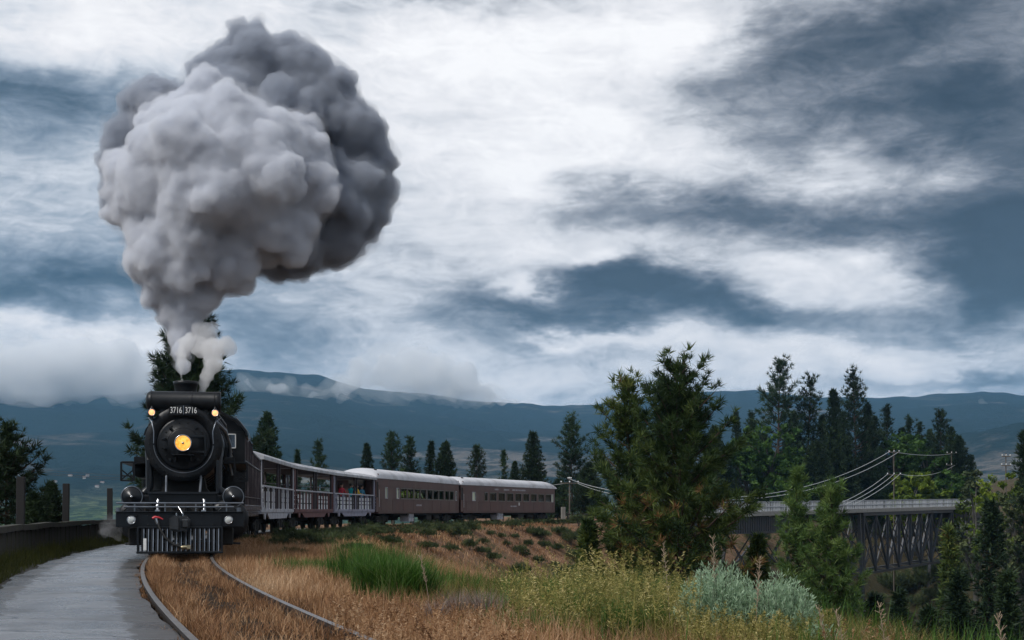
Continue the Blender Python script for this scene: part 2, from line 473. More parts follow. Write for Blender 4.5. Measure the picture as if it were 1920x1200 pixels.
    def torus(self, c, R_, r, n=40, m=8, axis='y', a0=0, a1=2 * math.pi):
        pts = []
        k_ = n
        for i in range(k_ + 1):
            t_ = a0 + (a1 - a0) * i / k_
            pts.append((c[0] + R_ * math.cos(t_), c[1], c[2] + R_ * math.sin(t_)) if axis == 'y' else (c[0], c[1] + R_ * math.cos(t_), c[2] + R_ * math.sin(t_)))
        return self.tube(pts, r, m, caps=abs(a1 - a0) < 6.2)
    def prism(self, poly, y0, y1, axis='y', smooth=False):
        """poly: (x, z) outline extruded along y (or (y, z) along x)"""
        n = len(poly)
        if axis == 'y': v = [(a, y0, b) for a, b in poly] + [(a, y1, b) for a, b in poly]
        else: v = [(y0, a, b) for a, b in poly] + [(y1, a, b) for a, b in poly]
        f = [tuple(range(n)), tuple(range(n, 2 * n))[::-1]]
        self.add(v, f)
        return self.add(v, [(i, i + n, (i + 1) % n + n, (i + 1) % n) for i in range(n)], smooth)
    def mesh(self, name, mats):
        me = bpy.data.meshes.new(name)
        me.from_pydata(self.v, [], self.f)
        for m_ in (mats if isinstance(mats, (list, tuple)) else [mats]):
            me.materials.append(M[m_] if isinstance(m_, str) else m_)
        me.polygons.foreach_set('use_smooth', self.s)
        me.polygons.foreach_set('material_index', self.mi)
        me.update()
        return me
    def build_each(self, name, mats, parent=None):
        """one object per separate piece"""
        key = {}; par = list(range(len(self.v)))
        def find(a):
            while par[a] != a: par[a] = par[par[a]]; a = par[a]
            return a
        for i, p in enumerate(self.v):
            k = tuple(round(c, 5) for c in p)
            if k in key: par[find(i)] = find(key[k])
            else: key[k] = i
        for f in self.f:
            for b in f[1:]: par[find(b)] = find(f[0])
        groups = {}
        for q, f in enumerate(self.f): groups.setdefault(find(f[0]), []).append(q)
        out = []
        for qs in groups.values():
            mb_ = MB(); used = {}
            for q in qs:
                for i in self.f[q]:
                    if i not in used: used[i] = len(mb_.v); mb_.v.append(self.v[i])
                mb_.f.append([used[i] for i in self.f[q]]); mb_.s.append(self.s[q]); mb_.mi.append(self.mi[q])
            out.append(mb_.build(name, mats, parent))
        return out
    def build(self, name, mats, parent=None, loc=(0, 0, 0), rz=0):
        o = bpy.data.objects.new(name, self.mesh(name, mats))
        o.location = loc
        o.rotation_euler = (0, 0, rz)
        return link(o, parent)

def np_mesh(name, V, faces_flat, sizes, material, tint=None, smooth=False):
    me = bpy.data.meshes.new(name)
    me.vertices.add(len(V)); me.vertices.foreach_set('co', np.ascontiguousarray(V, dtype=np.float32).ravel())
    me.loops.add(len(faces_flat)); me.loops.foreach_set('vertex_index', np.ascontiguousarray(faces_flat, dtype=np.int32))
    me.polygons.add(len(sizes))
    starts = np.concatenate([[0], np.cumsum(sizes)[:-1]]).astype(np.int32)
    me.polygons.foreach_set('loop_start', starts)
    if smooth: me.polygons.foreach_set('use_smooth', np.ones(len(sizes), dtype=bool))
    if tint is not None:
        a = me.attributes.new('tint', 'FLOAT', 'POINT')
        a.data.foreach_set('value', np.ascontiguousarray(tint, dtype=np.float32))
    me.materials.append(M[material] if isinstance(material, str) else material)
    me.update(calc_edges=True)
    return me

def unit(a):
    return a / np.maximum(np.linalg.norm(a, axis=-1, keepdims=True), 1e-9)

# ------------------------------------------------------------------ the line of the track
TP = np.array([(6, .15), (12.9, -1.98), (17.3, -3.42), (21.7, -4.72), (29.2, -6.75), (36, -8.38), (47.5, -10.3), (60.5, -11.85), (74, -12.5),
               (87.5, -12.15), (101, -10.7), (128, -5.4), (151, 3.4)])
TC = np.polyfit(TP[:, 0], TP[:, 1], 6)
def trackx(y):
    y = np.asarray(y, float)
    yc = np.clip(y, 4, 153)
    b = np.polyval(TC, yc)
    dd = np.polyval(np.polyder(TC), yc)
    return b + (y - yc) * dd
ys_ = np.linspace(0, 175, 3501)
xs_ = trackx(ys_)
arc_ = np.concatenate([[0], np.cumsum(np.hypot(np.diff(xs_), np.diff(ys_)))])
def arc_of(y): return float(np.interp(y, ys_, arc_))
def at_arc(s):
    y = float(np.interp(s, arc_, ys_)); return float(trackx(y)), y
def offset(y, off):
    """point at a lateral offset (positive to the right) from the centre line"""
    y = np.asarray(y, float)
    d = (trackx(y + .05) - trackx(y - .05)) / .1
    n = np.sqrt(1 + d * d)
    return trackx(y) + off / n, y - off * d / n

def PX(px, py, d):
    return Vector(((px - 960) / F * d, d, EYE + (HOR - py) / F * d))

# ------------------------------------------------------------------ terrain
RIM = np.array([(4.6, -30), (4.6, 10), (4.2, 18), (2.4, 27), (-1.5, 40), (-6.8, 60), (-8.4, 80), (-7.6, 95), (-5, 112), (-1, 124), (4.5, 136), (11, 147),
                (9, 165), (20, 202), (45, 238), (70, 268), (88, 266), (80, 240), (83, 225), (86, 200), (78, 160), (66, 110), (58, 60), (56, 20), (56, -30)], float)
def poly_dist(P, x, y):
    x = np.asarray(x, float); y = np.asarray(y, float)
    best = np.full(x.shape, 1e18); inside = np.zeros(x.shape, bool)
    n = len(P)
    for i in range(n):
        ax, ay = P[i]; bx, by = P[(i + 1) % n]
        dx, dy = bx - ax, by - ay
        t = np.clip(((x - ax) * dx + (y - ay) * dy) / (dx * dx + dy * dy), 0, 1)
        best = np.minimum(best, (x - ax - t * dx) ** 2 + (y - ay - t * dy) ** 2)
        c = (ay > y) != (by > y)
        with np.errstate(divide='ignore', invalid='ignore'):
            xi = (bx - ax) * (y - ay) / (by - ay if by != ay else 1e-9) + ax
        inside ^= c & (x < xi)
    return np.sqrt(best), inside

_rs = np.random.RandomState(7)
_perm = _rs.rand(64, 64)
def vnoise(x, y):
    x = np.asarray(x, float); y = np.asarray(y, float)
    xi = np.floor(x).astype(int); yi = np.floor(y).astype(int)
    fx = x - xi; fy = y - yi
    fx = fx * fx * (3 - 2 * fx); fy = fy * fy * (3 - 2 * fy)
    g = lambda a, b: _perm[a % 64, b % 64]
    return (g(xi, yi) * (1 - fx) + g(xi + 1, yi) * fx) * (1 - fy) + (g(xi, yi + 1) * (1 - fx) + g(xi + 1, yi + 1) * fx) * fy
def fbm(x, y, o=5):
    s = 0; a = .5; t = 0
    for i in range(o):
        s = s + a * vnoise(x * 2 ** i + 11.3 * i, y * 2 ** i + 5.1 * i); t += a; a *= .55
    return s / t - .5
def sstep(a, b, x):
    t = np.clip((x - a) / (b - a), 0, 1); return t * t * (3 - 2 * t)

SKYLINE = np.array([(-900, 760), (-300, 735), (0, 738), (150, 742), (250, 738), (330, 715), (380, 695), (450, 690), (530, 694), (600, 702), (650, 716), (700, 728), (800, 736), (870, 746), (960, 753),
                    (1040, 760), (1110, 757), (1180, 748), (1260, 738), (1340, 732), (1420, 731), (1500, 738), (1650, 745), (1720, 741), (1780, 736), (1850, 734), (1920, 737), (2100, 730), (2600, 750)], float)
SKY_AZ = np.arctan((SKYLINE[:, 0] - 960) / F)
RIDGE = 6200.0
def height(x, y):
    x = np.asarray(x, float); y = np.asarray(y, float)
    r = np.hypot(x, y)
    azm = np.arctan2(x, y)
    # --- near field
    z = np.full(x.shape, -.24)
    yc = np.clip(y, 0, 170)
    off = (x - trackx(yc)) * np.where((y < 170) & (y > -5), 1, 1)
    z = z + .10 * np.exp(-(np.abs(off) / 2.3) ** 4) * (y < 172)
    z = z - .055 * np.clip(off - 1.6, 0, 6) * sstep(60, 25, y)
    d, ins = poly_dist(RIM, x, y)
    drop = np.where(ins, d, 0)
    z = z - np.minimum(.64 * np.maximum(drop - .8 * (1 - np.exp(-drop)), 0), 26 + 2 * fbm(x / 9, y / 9))
    z = z + np.where(ins, fbm(x / 5, y / 5) * np.minimum(drop * .22, 1.6), 0)
    # left of the fence and behind the train the land falls to the valley
    zl = np.maximum(-off - 4.6 - 16 * sstep(55, 85, y), 0)
    z = z - np.where(off < 0, np.minimum(.30 * zl, 60), 0)
    # land across the ravine rises to the right
    rr_ = np.clip(x - 82 + .12 * (y - 230), 0, 60)
    z = z + np.where(~ins & (x > 60) & (y > 60) & (y < 420), rr_ * .20, 0)
    z = z + np.where((off > 2.2) | (off < -4.6), fbm(x / 4, y / 4) * .35, 0)
    # --- fall to the valley, then the far mountain
    fall = sstep(330, 800, r)
    z = z * (1 - fall) - fall * (70 - 40 * sstep(.05, .35, np.abs(azm)) * 0)
    sk = np.interp(azm, SKY_AZ, SKYLINE[:, 1])
    zr = (HOR - sk) / F * np.cos(np.clip(azm, -1, 1)) * RIDGE
    t = np.clip((r - 1100) / (RIDGE - 1100), 0, 1)
    prof = t ** 1.25
    m_ = np.where(r > 1100, (zr + 70) * prof, 0)
    rough = fbm(x / 700, y / 700, 6) * 210 * t * (1 - t) * 2.2 + fbm(x / 160, y / 160, 4) * 26 * sstep(0, .3, t)
    m_ = m_ + rough
    # a nearer dark shoulder at the right
    a2 = math.atan((2010 - 960) / F)
    sh = 215 * np.exp(-((r - 3300) / 620) ** 2) * sstep(a2 - .125, a2 - .015, azm) * (azm > 0)
    m_ = m_ + sh * .30
    z = z + m_ * sstep(900, 1200, r)
    # behind the ridge
    z = z - np.where(r > RIDGE, (r - RIDGE) * .12, 0)
    return z

def zg(x, y):
    return float(height(np.array([x]), np.array([y]))[0])

def polar_sheet(name, r0, r1, nr, material, az_f, tint=None):
    rad = np.geomspace(r0, r1, nr)
    A, RR = np.meshgrid(az_f, rad, indexing='ij')
    X = RR * np.sin(A); Y = RR * np.cos(A)
    Z = height(X, Y)
    V = np.stack([X, Y, Z], -1).reshape(-1, 3)
    na = len(az_f)
    i = np.arange(na)[:, None]; j = np.arange(nr - 1)[None, :]
    i2 = (i + 1) % na
    a = i * nr + j; b = i2 * nr + j
    q = np.stack([a, a + 1 + 0 * i, b + 1, b], -1).reshape(-1, 4)
    me = np_mesh(name, V, q.ravel(), np.full(len(q), 4), material, smooth=True)
    return link(bpy.data.objects.new(name, me))

# ground and mountain materials
def ground_material():
    m = bpy.data.materials.new('dry_grass_ground'); m.use_nodes = True
    t = NT(m.node_tree)
    tc = t.n('ShaderNodeTexCoord').outputs['Object']
    p = t.n('ShaderNodeBsdfPrincipled')
    big_ = t.noise(tc, .22, 5, .6).outputs['Fac']
    med = t.noise(tc, 1.6, 6, .7).outputs['Fac']
    fin = t.noise(tc, 14, 5, .75).outputs['Fac']
    c = t.ramp(med, [(.25, (.095, .055, .034)), (.45, (.21, .118, .070)), (.6, (.31, .18, .108)), (.8, (.40, .26, .165))])
    g = t.ramp(t.noise(tc, .5, 5, .7).outputs['Fac'], [(.3, (.030, .036, .014)), (.7, (.075, .082, .03))])
    c = t.mix(t.ramp(big_, [(.5, (0, 0, 0)), (.68, (1, 1, 1))]), c, g)
    c = t.mix(.8, c, t.ramp(fin, [(.25, (.3, .3, .3)), (.7, (1.15, 1.15, 1.15))]), 'MULTIPLY')
    # deep in the ravine the ground colour turns darker with depth
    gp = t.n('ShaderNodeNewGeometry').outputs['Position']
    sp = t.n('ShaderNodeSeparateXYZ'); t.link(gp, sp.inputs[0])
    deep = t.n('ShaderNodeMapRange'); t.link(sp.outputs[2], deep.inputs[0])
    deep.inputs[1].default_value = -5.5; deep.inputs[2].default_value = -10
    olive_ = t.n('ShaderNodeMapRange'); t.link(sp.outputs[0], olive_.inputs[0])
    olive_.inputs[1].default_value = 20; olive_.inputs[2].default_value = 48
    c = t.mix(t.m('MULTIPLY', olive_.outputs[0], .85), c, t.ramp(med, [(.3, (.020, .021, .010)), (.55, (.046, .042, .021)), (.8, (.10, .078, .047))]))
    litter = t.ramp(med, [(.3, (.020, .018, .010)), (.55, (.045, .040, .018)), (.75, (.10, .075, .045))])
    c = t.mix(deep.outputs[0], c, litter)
    t.link(c, p.inputs['Base Color'])
    p.inputs['Roughness'].default_value = .95
    p.inputs['Specular IOR Level'].default_value = .15
    b = t.n('ShaderNodeBump'); b.inputs['Strength'].default_value = .9; b.inputs['Distance'].default_value = .12
    t.link(t.m('ADD', med, t.m('MULTIPLY', fin, .5)), b.inputs['Height'])
    t.link(b.outputs[0], p.inputs['Normal'])
    t.link(p.outputs[0], t.n('ShaderNodeOutputMaterial').inputs[0])
    return m

def mountain_material():
    m = bpy.data.materials.new('forested_mountain'); m.use_nodes = True
    t = NT(m.node_tree)
    gp = t.n('ShaderNodeNewGeometry').outputs['Position']
    sp = t.n('ShaderNodeSeparateXYZ'); t.link(gp, sp.inputs[0])
    p = t.n('ShaderNodeBsdfPrincipled')
    f1 = t.noise(gp, .004, 7, .65).outputs['Fac']
    f2 = t.noise(t.mapping(gp, (1, 1, 3)), .0016, 6, .65, .6).outputs['Fac']
    f3 = t.noise(gp, .03, 5, .75).outputs['Fac']
    forest = t.ramp(f3, [(.3, (.006, .014, .014)), (.7, (.016, .030, .027))])
    open_ = t.ramp(f1, [(.3, (.08, .074, .064)), (.6, (.17, .15, .13)), (.8, (.28, .25, .23))])
    field = t.ramp(f1, [(.35, (.07, .12, .045)), (.6, (.12, .18, .07)), (.75, (.28, .24, .17))])
    low = t.n('ShaderNodeMapRange'); t.link(sp.outputs[2], low.inputs[0])
    low.inputs[1].default_value = 190; low.inputs[2].default_value = -30
    vlow = t.n('ShaderNodeMapRange'); t.link(sp.outputs[2], vlow.inputs[0])
    vlow.inputs[1].default_value = 60; vlow.inputs[2].default_value = -20
    patch = t.ramp(t.m('ADD', f2, t.m('MULTIPLY', low.outputs[0], .24)), [(.57, (0, 0, 0)), (.68, (1, 1, 1))])
    trees_ = t.ramp(t.noise(gp, .02, 5, .7).outputs['Fac'], [(.46, (0, 0, 0)), (.54, (1, 1, 1))])
    c = t.mix(patch, forest, t.mix(vlow.outputs[0], open_, field))
    c = t.mix(t.m('MULTIPLY', trees_, .75), c, forest)
    t.link(c, p.inputs['Base Color'])
    p.inputs['Roughness'].default_value = 1
    p.inputs['Specular IOR Level'].default_value = 0
    b = t.n('ShaderNodeBump'); b.inputs['Strength'].default_value = 1; b.inputs['Distance'].default_value = 18
    t.link(f3, b.inputs['Height']); t.link(b.outputs[0], p.inputs['Normal'])
    t.link(p.outputs[0], t.n('ShaderNodeOutputMaterial').inputs[0])
    return m

fine_az = np.radians(np.linspace(-24, 24, 380))
coarse = np.radians(np.linspace(24, 336, 120)[1:-1])
AZ = np.concatenate([fine_az, coarse])
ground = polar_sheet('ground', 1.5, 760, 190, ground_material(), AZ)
tag(ground, 'dry brown grassy ground falling into a ravine', None, None, 'structure')
mountain = polar_sheet('mountain', 760, 9500, 110, mountain_material(), AZ)
tag(mountain, 'blue hazy forested mountain across the valley', None, None, 'structure')

# ------------------------------------------------------------------ air
haze = MB().box(-10400, 10400, -10400, 10400, -480, 720).build('haze', vol_mat('haze_air', (.32, .64, 1.0), .000066, .0))
tag(haze, 'blue haze over the valley', None, None, 'stuff')

# ------------------------------------------------------------------ road
def strip(ylist, o0, o1, zf, nx=6):
    V = []; f = []
    for y in ylist:
        for k in range(nx + 1):
            o = o0 + (o1 - o0) * k / nx
            x, yy = offset(y, o)
            V.append((float(x), float(yy), zf(o, y)))
    for i in range(len(ylist) - 1):
        for k in range(nx):
            a = i * (nx + 1) + k
            f.append((a, a + 1, a + nx + 2, a + nx + 1))
    return V, f

def road_material():
    m = bpy.data.materials.new('damp_asphalt'); m.use_nodes = True
    t = NT(m.node_tree)
    tc = t.n('ShaderNodeTexCoord').outputs['Object']
    p = t.n('ShaderNodeBsdfPrincipled')
    across = t.noise(t.mapping(tc, (.55, .45, 1)), .55, 12, .74, .4).outputs['Fac']
    blot = t.noise(tc, .55, 5, .6).outputs['Fac']
    grain = t.noise(tc, 60, 4, .8).outputs['Fac']
    c = t.ramp(across, [(.28, (.055, .056, .062)), (.42, (.12, .122, .13)), (.56, (.19, .192, .202)), (.74, (.29, .292, .302))])
    c = t.mix(t.ramp(t.noise(t.mapping(tc, (.7, 1.6, 1), (3, 1, 0)), .8, 6, .72).outputs['Fac'], [(.62, (0, 0, 0)), (.70, (1, 1, 1))]), c, (.035, .036, .04, 1))
    c = t.mix(.45, c, t.ramp(grain, [(.3, (.55, .55, .55)), (.7, (1.2, 1.2, 1.2))]), 'MULTIPLY')
    vo = t.n('ShaderNodeTexVoronoi', feature='DISTANCE_TO_EDGE'); vo.inputs['Scale'].default_value = .42
    wv = t.n('ShaderNodeVectorMath', operation='ADD'); t.link(t.mapping(tc, (.8, 1.6, 1)), wv.inputs[0])
    sc_ = t.n('ShaderNodeVectorMath', operation='SCALE'); t.link(t.noise(tc, 2.2, 6, .7).outputs['Color'], sc_.inputs[0]); sc_.inputs['Scale'].default_value = .5
    t.link(sc_.outputs[0], wv.inputs[1]); t.link(wv.outputs[0], vo.inputs['Vector'])
    c = t.mix(t.ramp(vo.outputs['Distance'], [(.004, (.85, .85, .85)), (.016, (0, 0, 0))]), c, (.022, .021, .02, 1))
    ed = t.n('ShaderNodeAttribute', attribute_name='tint').outputs['Fac']
    c = t.mix(t.ramp(t.m('ADD', ed, t.m('MULTIPLY', t.noise(tc, 1.1, 7, .75).outputs['Fac'], .7)), [(.98, (0, 0, 0)), (1.32, (.9, .9, .9))]), c, (.045, .038, .032, 1))
    t.link(c, p.inputs['Base Color'])
    t.link(t.ramp(blot, [(.35, (.14, .14, .14)), (.65, (.42, .42, .42))]), p.inputs['Roughness'])
    b = t.n('ShaderNodeBump'); b.inputs['Strength'].default_value = .35; b.inputs['Distance'].default_value = .01
    t.link(grain, b.inputs['Height']); t.link(b.outputs[0], p.inputs['Normal'])
    t.link(p.outputs[0], t.n('ShaderNodeOutputMaterial').inputs[0])
    return m
yl = np.linspace(2, 95, 620)
wob = lambda y: .10 * math.sin(y * .9) + .07 * math.sin(y * 2.3 + 1) + .04 * math.sin(y * 5.1)
mb = MB()
V, f = strip(yl, -2.98, -.83, lambda o, y: -.036 - .02 * abs(o + 1.9), 10)
V = [(x + (wob(y) * .5 if k % 11 == 0 else (.35 * wob(y * .6) if k % 11 == 10 else 0)), y, z) for k, (x, y, z) in enumerate(V)]
mb.add(V, f, True)
road = mb.build('road', road_material())
at_ = road.data.attributes.new('tint', 'FLOAT', 'POINT')
at_.data.foreach_set('value', np.array([abs(k % 11 - 5) / 5 for k in range(len(mb.v))], dtype=np.float32))
tag(road, 'damp grey asphalt lane beside the rails', None, None, 'structure')
mb = MB(); V, f = strip(yl, -3.9, -2.9, lambda o, y: -.115 + .05 * (o + 2.9) * -1, 4); mb.add(V, f, True)
verge = mb.build('road_verge', mat('gravelly_verge', (.075, .065, .055), .9, 0, .6, 3, .8, 18, dirt=(.05, .06, .02), dscale=2))
tag(verge, 'dark gravel verge below the timber fence', None, None, 'structure')

# ------------------------------------------------------------------ track
track = empty('railway_track', (float(trackx(14)), 14, -.24), 0)
tag(track, 'single curved railway track in dry grass', None, None, 'structure')
tl = np.concatenate([np.linspace(3, 60, 150), np.linspace(60.5, 172, 120)])
for sgn in (-1, 1):
    prof = [(-.036, 0), (.036, 0), (.036, -.04), (.012, -.055), (.012, -.14), (.07, -.16), (.07, -.172), (-.07, -.172), (-.07, -.16), (-.012, -.14), (-.012, -.055), (-.036, -.04)]
    mb = MB(); V = []
    n = len(prof)
    for y in tl:
        for (o, z) in prof:
            x, yy = offset(y, sgn * .7535 + o); V.append((float(x), float(yy), z))
    fs, top = [], []
    for i in range(len(tl) - 1):
        for k in range(n):
            a, b = i * n + k, i * n + (k + 1) % n
            (top if k == 0 else fs).append((a, b, b + n, a + n))
    mb.cm = 0; mb.add(V, fs)
    k0 = len(mb.v); mb.cm = 1
    for q in top: mb.f.append(list(q)); mb.s.append(False); mb.mi.append(1)
    r_ = mb.build('rail', ['rail_steel', 'rail_top']); r_.parent = track; r_.matrix_parent_inverse = Matrix.Translation(-Vector(track.location))
mb = MB(); V, f = strip(np.linspace(4, 120, 400), -.70, .70, lambda o, y: -.112, 2); mb.add(V, f, True)
bed = mb.build('track_bed', mat('dark_cinder_bed', (.030, .022, .016), .95, 0, .6, 4, .9, 22, dirt=(.07, .045, .028), dscale=2.5, spec=.05))
tag(bed, 'dark cinder bed between the rails', None, None, 'structure')
slp_me = MB().bbox(-1.3, 1.3, -.11, .11, -.16, 0, .012).mesh('sleeper', 'sleeper')
rnd = random.Random(3)
s0 = arc_of(8)
for i in range(120):
    s_ = s0 + .6 * i
    x, y = at_arc(s_); x2, y2 = at_arc(s_ + .2)
    o = bpy.data.objects.new('sleeper', slp_me)
    link(o, track)
    o.location = (x - track.location.x, y - track.location.y, -.104 + .24 + rnd.uniform(-.012, .006))
    o.rotation_euler = (0, rnd.uniform(-.01, .01), -math.atan2(x2 - x, y2 - y) + rnd.uniform(-.02, .02))

# ================================================================== the train
def car_frame(s_front, s_rear):
    a = at_arc(s_front); b = at_arc(s_rear)
    return (a[0], a[1], 0), math.atan2(-(b[0] - a[0]), b[1] - a[1])

def text_mesh(body, size, extrude, material, parent, name, loc, rot, xscale=1.0, bold=0.0):
    cu = bpy.data.curves.new(name, 'FONT')
    cu.body = body; cu.size = size; cu.extrude = extrude; cu.align_x = 'CENTER'; cu.align_y = 'CENTER'; cu.offset = bold
    tmp = bpy.data.objects.new('tmp_text', cu); col.objects.link(tmp)
    bpy.context.view_layer.update()
    dg = bpy.context.evaluated_depsgraph_get()
    me = bpy.data.meshes.new_from_object(tmp.evaluated_get(dg))
    bpy.data.objects.remove(tmp)
    me.materials.clear(); me.materials.append(M[material])
    o = bpy.data.objects.new(name, me)
    o.location = loc; o.rotation_euler = rot; o.scale = (xscale, 1, 1)
    return link(o, parent)

S = arc_of(35.5)          # arc position of the pilot
LOCO_L = 13.3
p0, rz = car_frame(S, S + LOCO_L)
loco = empty('steam_locomotive', p0, rz, 'black steam locomotive heading the train with lit amber headlight', 'locomotive')
def lp(name, mb, m, parent=None): return mb.build(name, m, parent or loco)
SBY, SBZ, SBR = 2.0, 2.88, .99   # smokebox front
# boiler and smokebox
mb = MB().lathe([(.90, SBY - .06), (.985, SBY - .03), (SBR, SBY), (SBR, SBY + 2.1), (.96, SBY + 2.12), (.99, SBY + 5), (1.04, SBY + 7), (1.04, SBY + 9.2)], c=(0, 0, SBZ), n=56)
for yy in (SBY + 2.2, SBY + 3.6, SBY + 5, SBY + 6.4): mb.torus((0, yy, SBZ), 1.005 + .012 * (yy - SBY) / 2, .018, 48, 6)
lp('boiler', mb, 'black')
# smokebox front ring with rivets
mb = MB().lathe([(.99, SBY - .04), (.975, SBY - .075), (.70, SBY - .085), (.69, SBY - .05)], c=(0, 0, SBZ), n=64)
for k in range(40):
    a = 2 * math.pi * k / 40
    mb.lathe([(0, -.022), (.014, -.018), (.018, 0)], c=(.87 * math.cos(a), SBY - .08, SBZ + .87 * math.sin(a)), n=8)
ring = lp('smokebox_front', mb, 'black')
mb = MB().lathe([(0, SBY - .17), (.38, SBY - .165), (.40, SBY - .15), (.415, SBY - .125), (.62, SBY - .11), (.66, SBY - .10), (.69, SBY - .05)], c=(0, 0, SBZ), n=64)
mb.torus((0, SBY - .14, SBZ), .41, .012, 48, 6)
for k in range(16):
    a = 2 * math.pi * (k + .5) / 16
    mb.lathe([(0, -.02), (.014, -.016), (.018, 0)], c=(.55 * math.cos(a), SBY - .115, SBZ + .55 * math.sin(a)), n=8)
door = lp('smokebox_door', mb, 'black')
mb = MB()
for z_ in (.19, -.21): mb.bbox(.10, .56, SBY - .19, SBY - .15, SBZ + z_ - .03, SBZ + z_ + .03, .008)
mb.cyl((.55, SBY - .17, SBZ - .30), (.55, SBY - .17, SBZ + .28), .03, 12)
for (x_, z_) in ((-.48, .12), (-.48, -.13), (-.34, .40), (.34, .42), (-.34, -.42), (.36, -.42)):
    mb.bbox(x_ - .035, x_ + .035, SBY - .18, SBY - .10, SBZ + z_ - .03, SBZ + z_ + .03, .01)
mb.build_each('door_hinge', 'black_gloss', door)
# handrail arc round the door, lower half and sides
mb = MB().torus((0, SBY - .16, SBZ), .755, .013, 40, 6, a0=math.pi * 1.02, a1=math.pi * 1.98)
mb.tube([(-.755, SBY - .16, SBZ), (-.75, SBY - .16, SBZ + .30), (-.80, SBY - .12, SBZ + .55), (-.90, SBY + .1, SBZ + .68)], .016, 6)
mb.tube([(.755, SBY - .16, SBZ), (.74, SBY - .16, SBZ + .32), (.82, SBY - .12, SBZ + .58), (.93, SBY + .1, SBZ + .68)], .016, 6)
for a in (1.15, 1.35, 1.65, 1.85):
    a *= math.pi; mb.cyl((.755 * math.cos(a), SBY - .16, SBZ + .755 * math.sin(a)), (.755 * math.cos(a), SBY - .07, SBZ + .755 * math.sin(a)), .016, 6)
lp('grab_rail', mb, 'handrail')
# headlight
mb = MB().lathe([(.17, SBY - .16), (.20, SBY - .30), (.225, SBY - .46), (.225, SBY - .52), (.195, SBY - .525), (.19, SBY - .50)], c=(0, 0, SBZ), n=40)
hl = lp('headlight', mb, 'black_gloss')
MB().lathe([(.19, SBY - .50), (.14, SBY - .515), (.07, SBY - .524), (.035, SBY - .526)], c=(0, 0, SBZ), n=40).build('lens', 'amber', hl)
MB().lathe([(.035, SBY - .526), (.03, SBY - .535), (.012, SBY - .54), (0, SBY - .54)], c=(0, 0, SBZ), n=20).build('bulb_cap', 'brass', hl)
MB().torus((0, SBY - .525, SBZ), .205, .014, 40, 8).build('bezel', 'chrome', hl)
mb = MB().bbox(-.27, .27, SBY - .50, SBY - .12, SBZ - .315, SBZ - .285, .008)
for x_ in (-.2, .2): mb.prism([(x_ - .02, SBZ - .315), (x_ + .02, SBZ - .315), (x_ + .02, SBZ - .45), (x_ - .02, SBZ - .45)], SBY - .28, SBY - .1)
for x_ in (-.15, .15): mb.bar((x_, SBY - .38, SBZ - .29), (x_, SBY - .38, SBZ - .17), .04)
mb.build('headlight_bracket', 'black', hl)
# number board
mb = MB()
arc = [(.34 * math.cos(a), 0) for a in ()]
outl = [(-.36, 3.62), (.36, 3.62), (.37, 3.80)] + [(.37 - .74 * k / 12, 3.80 + .085 * math.sin(math.pi * k / 12)) for k in range(1, 12)] + [(-.37, 3.80)]
mb.prism(outl, SBY - .20, SBY - .15)
mb.bar((-.2, SBY - .15, 3.7), (-.2, SBY + .1, 3.7), .04); mb.bar((.2, SBY - .15, 3.7), (.2, SBY + .1, 3.7), .04)
nb = lp('number_board', mb, 'black')
MB().bbox(-.012, .012, SBY - .215, SBY - .19, 3.64, 3.86, .003).build('divider', 'handrail', nb)
for sx_ in (-1, 1):
    text_mesh('3716', .225, .004, 'white_paint', nb, 'numerals', (sx_ * .188, SBY - .222, 3.735), (R(90), 0, 0), .68, 0.0)
# feedwater heater drum across the top
mb = MB().lathe([(0, -.98), (.10, -.97), (.20, -.94), (.25, -.89), (.265, -.82), (.265, .82), (.27, .83), (.27, .91), (.255, .94), (0, .95)], axis='x', c=(0, SBY + .15, 3.99), n=40)
for x_ in (-.83, .2, .78): mb.lathe([(.265, x_ - .012), (.274, x_ - .012), (.274, x_ + .012), (.265, x_ + .012)], axis='x', c=(0, SBY + .15, 3.99), n=40)
fw = lp('feedwater_heater', mb, 'black')
mb = MB()
for x_ in (-.55, .55): mb.bbox(x_ - .06, x_ + .06, SBY, SBY + .3, 3.6, 3.85, .01)
mb.build_each('saddle_bracket', 'black', fw)
# marker lamps
for sx_ in (-1, 1):
    x_ = sx_ * .80
    mb = MB().lathe([(0, .16), (.09, .15), (.105, .05), (.105, -.05), (.085, -.07), (.075, -.07)], c=(x_, SBY - .12, 3.68), n=24)
    mb.cyl((x_, SBY - .10, 3.78), (x_, SBY - .10, 3.85), .045, 12, .02)
    mb.bbox(x_ - .04, x_ + .04, SBY - .14, SBY + .1, 3.52, 3.58, .008)
    mb.bar((x_, SBY - .05, 3.55), (x_ * .85, SBY + .05, 3.40), .05)
    ml = lp('marker_lamp', mb, 'black_gloss')
    MB().lathe([(.078, -.065), (.05, -.082), (0, -.09)], c=(x_, SBY - .12, 3.68), n=24).build('lens', 'marker', ml)
    MB().torus((x_, SBY - .19, 3.68), .083, .010, 24, 6).build('bezel', 'chrome', ml)
    mb = MB().tube([(x_ + sx_ * .02, SBY - .05, 3.52), (x_ + sx_ * .10, SBY, 3.35), (x_ + sx_ * .02, SBY + .02, 3.18), (x_ - sx_ * .04, SBY, 3.0)], .012, 6)
    mb.build('conduit', 'handrail', ml)
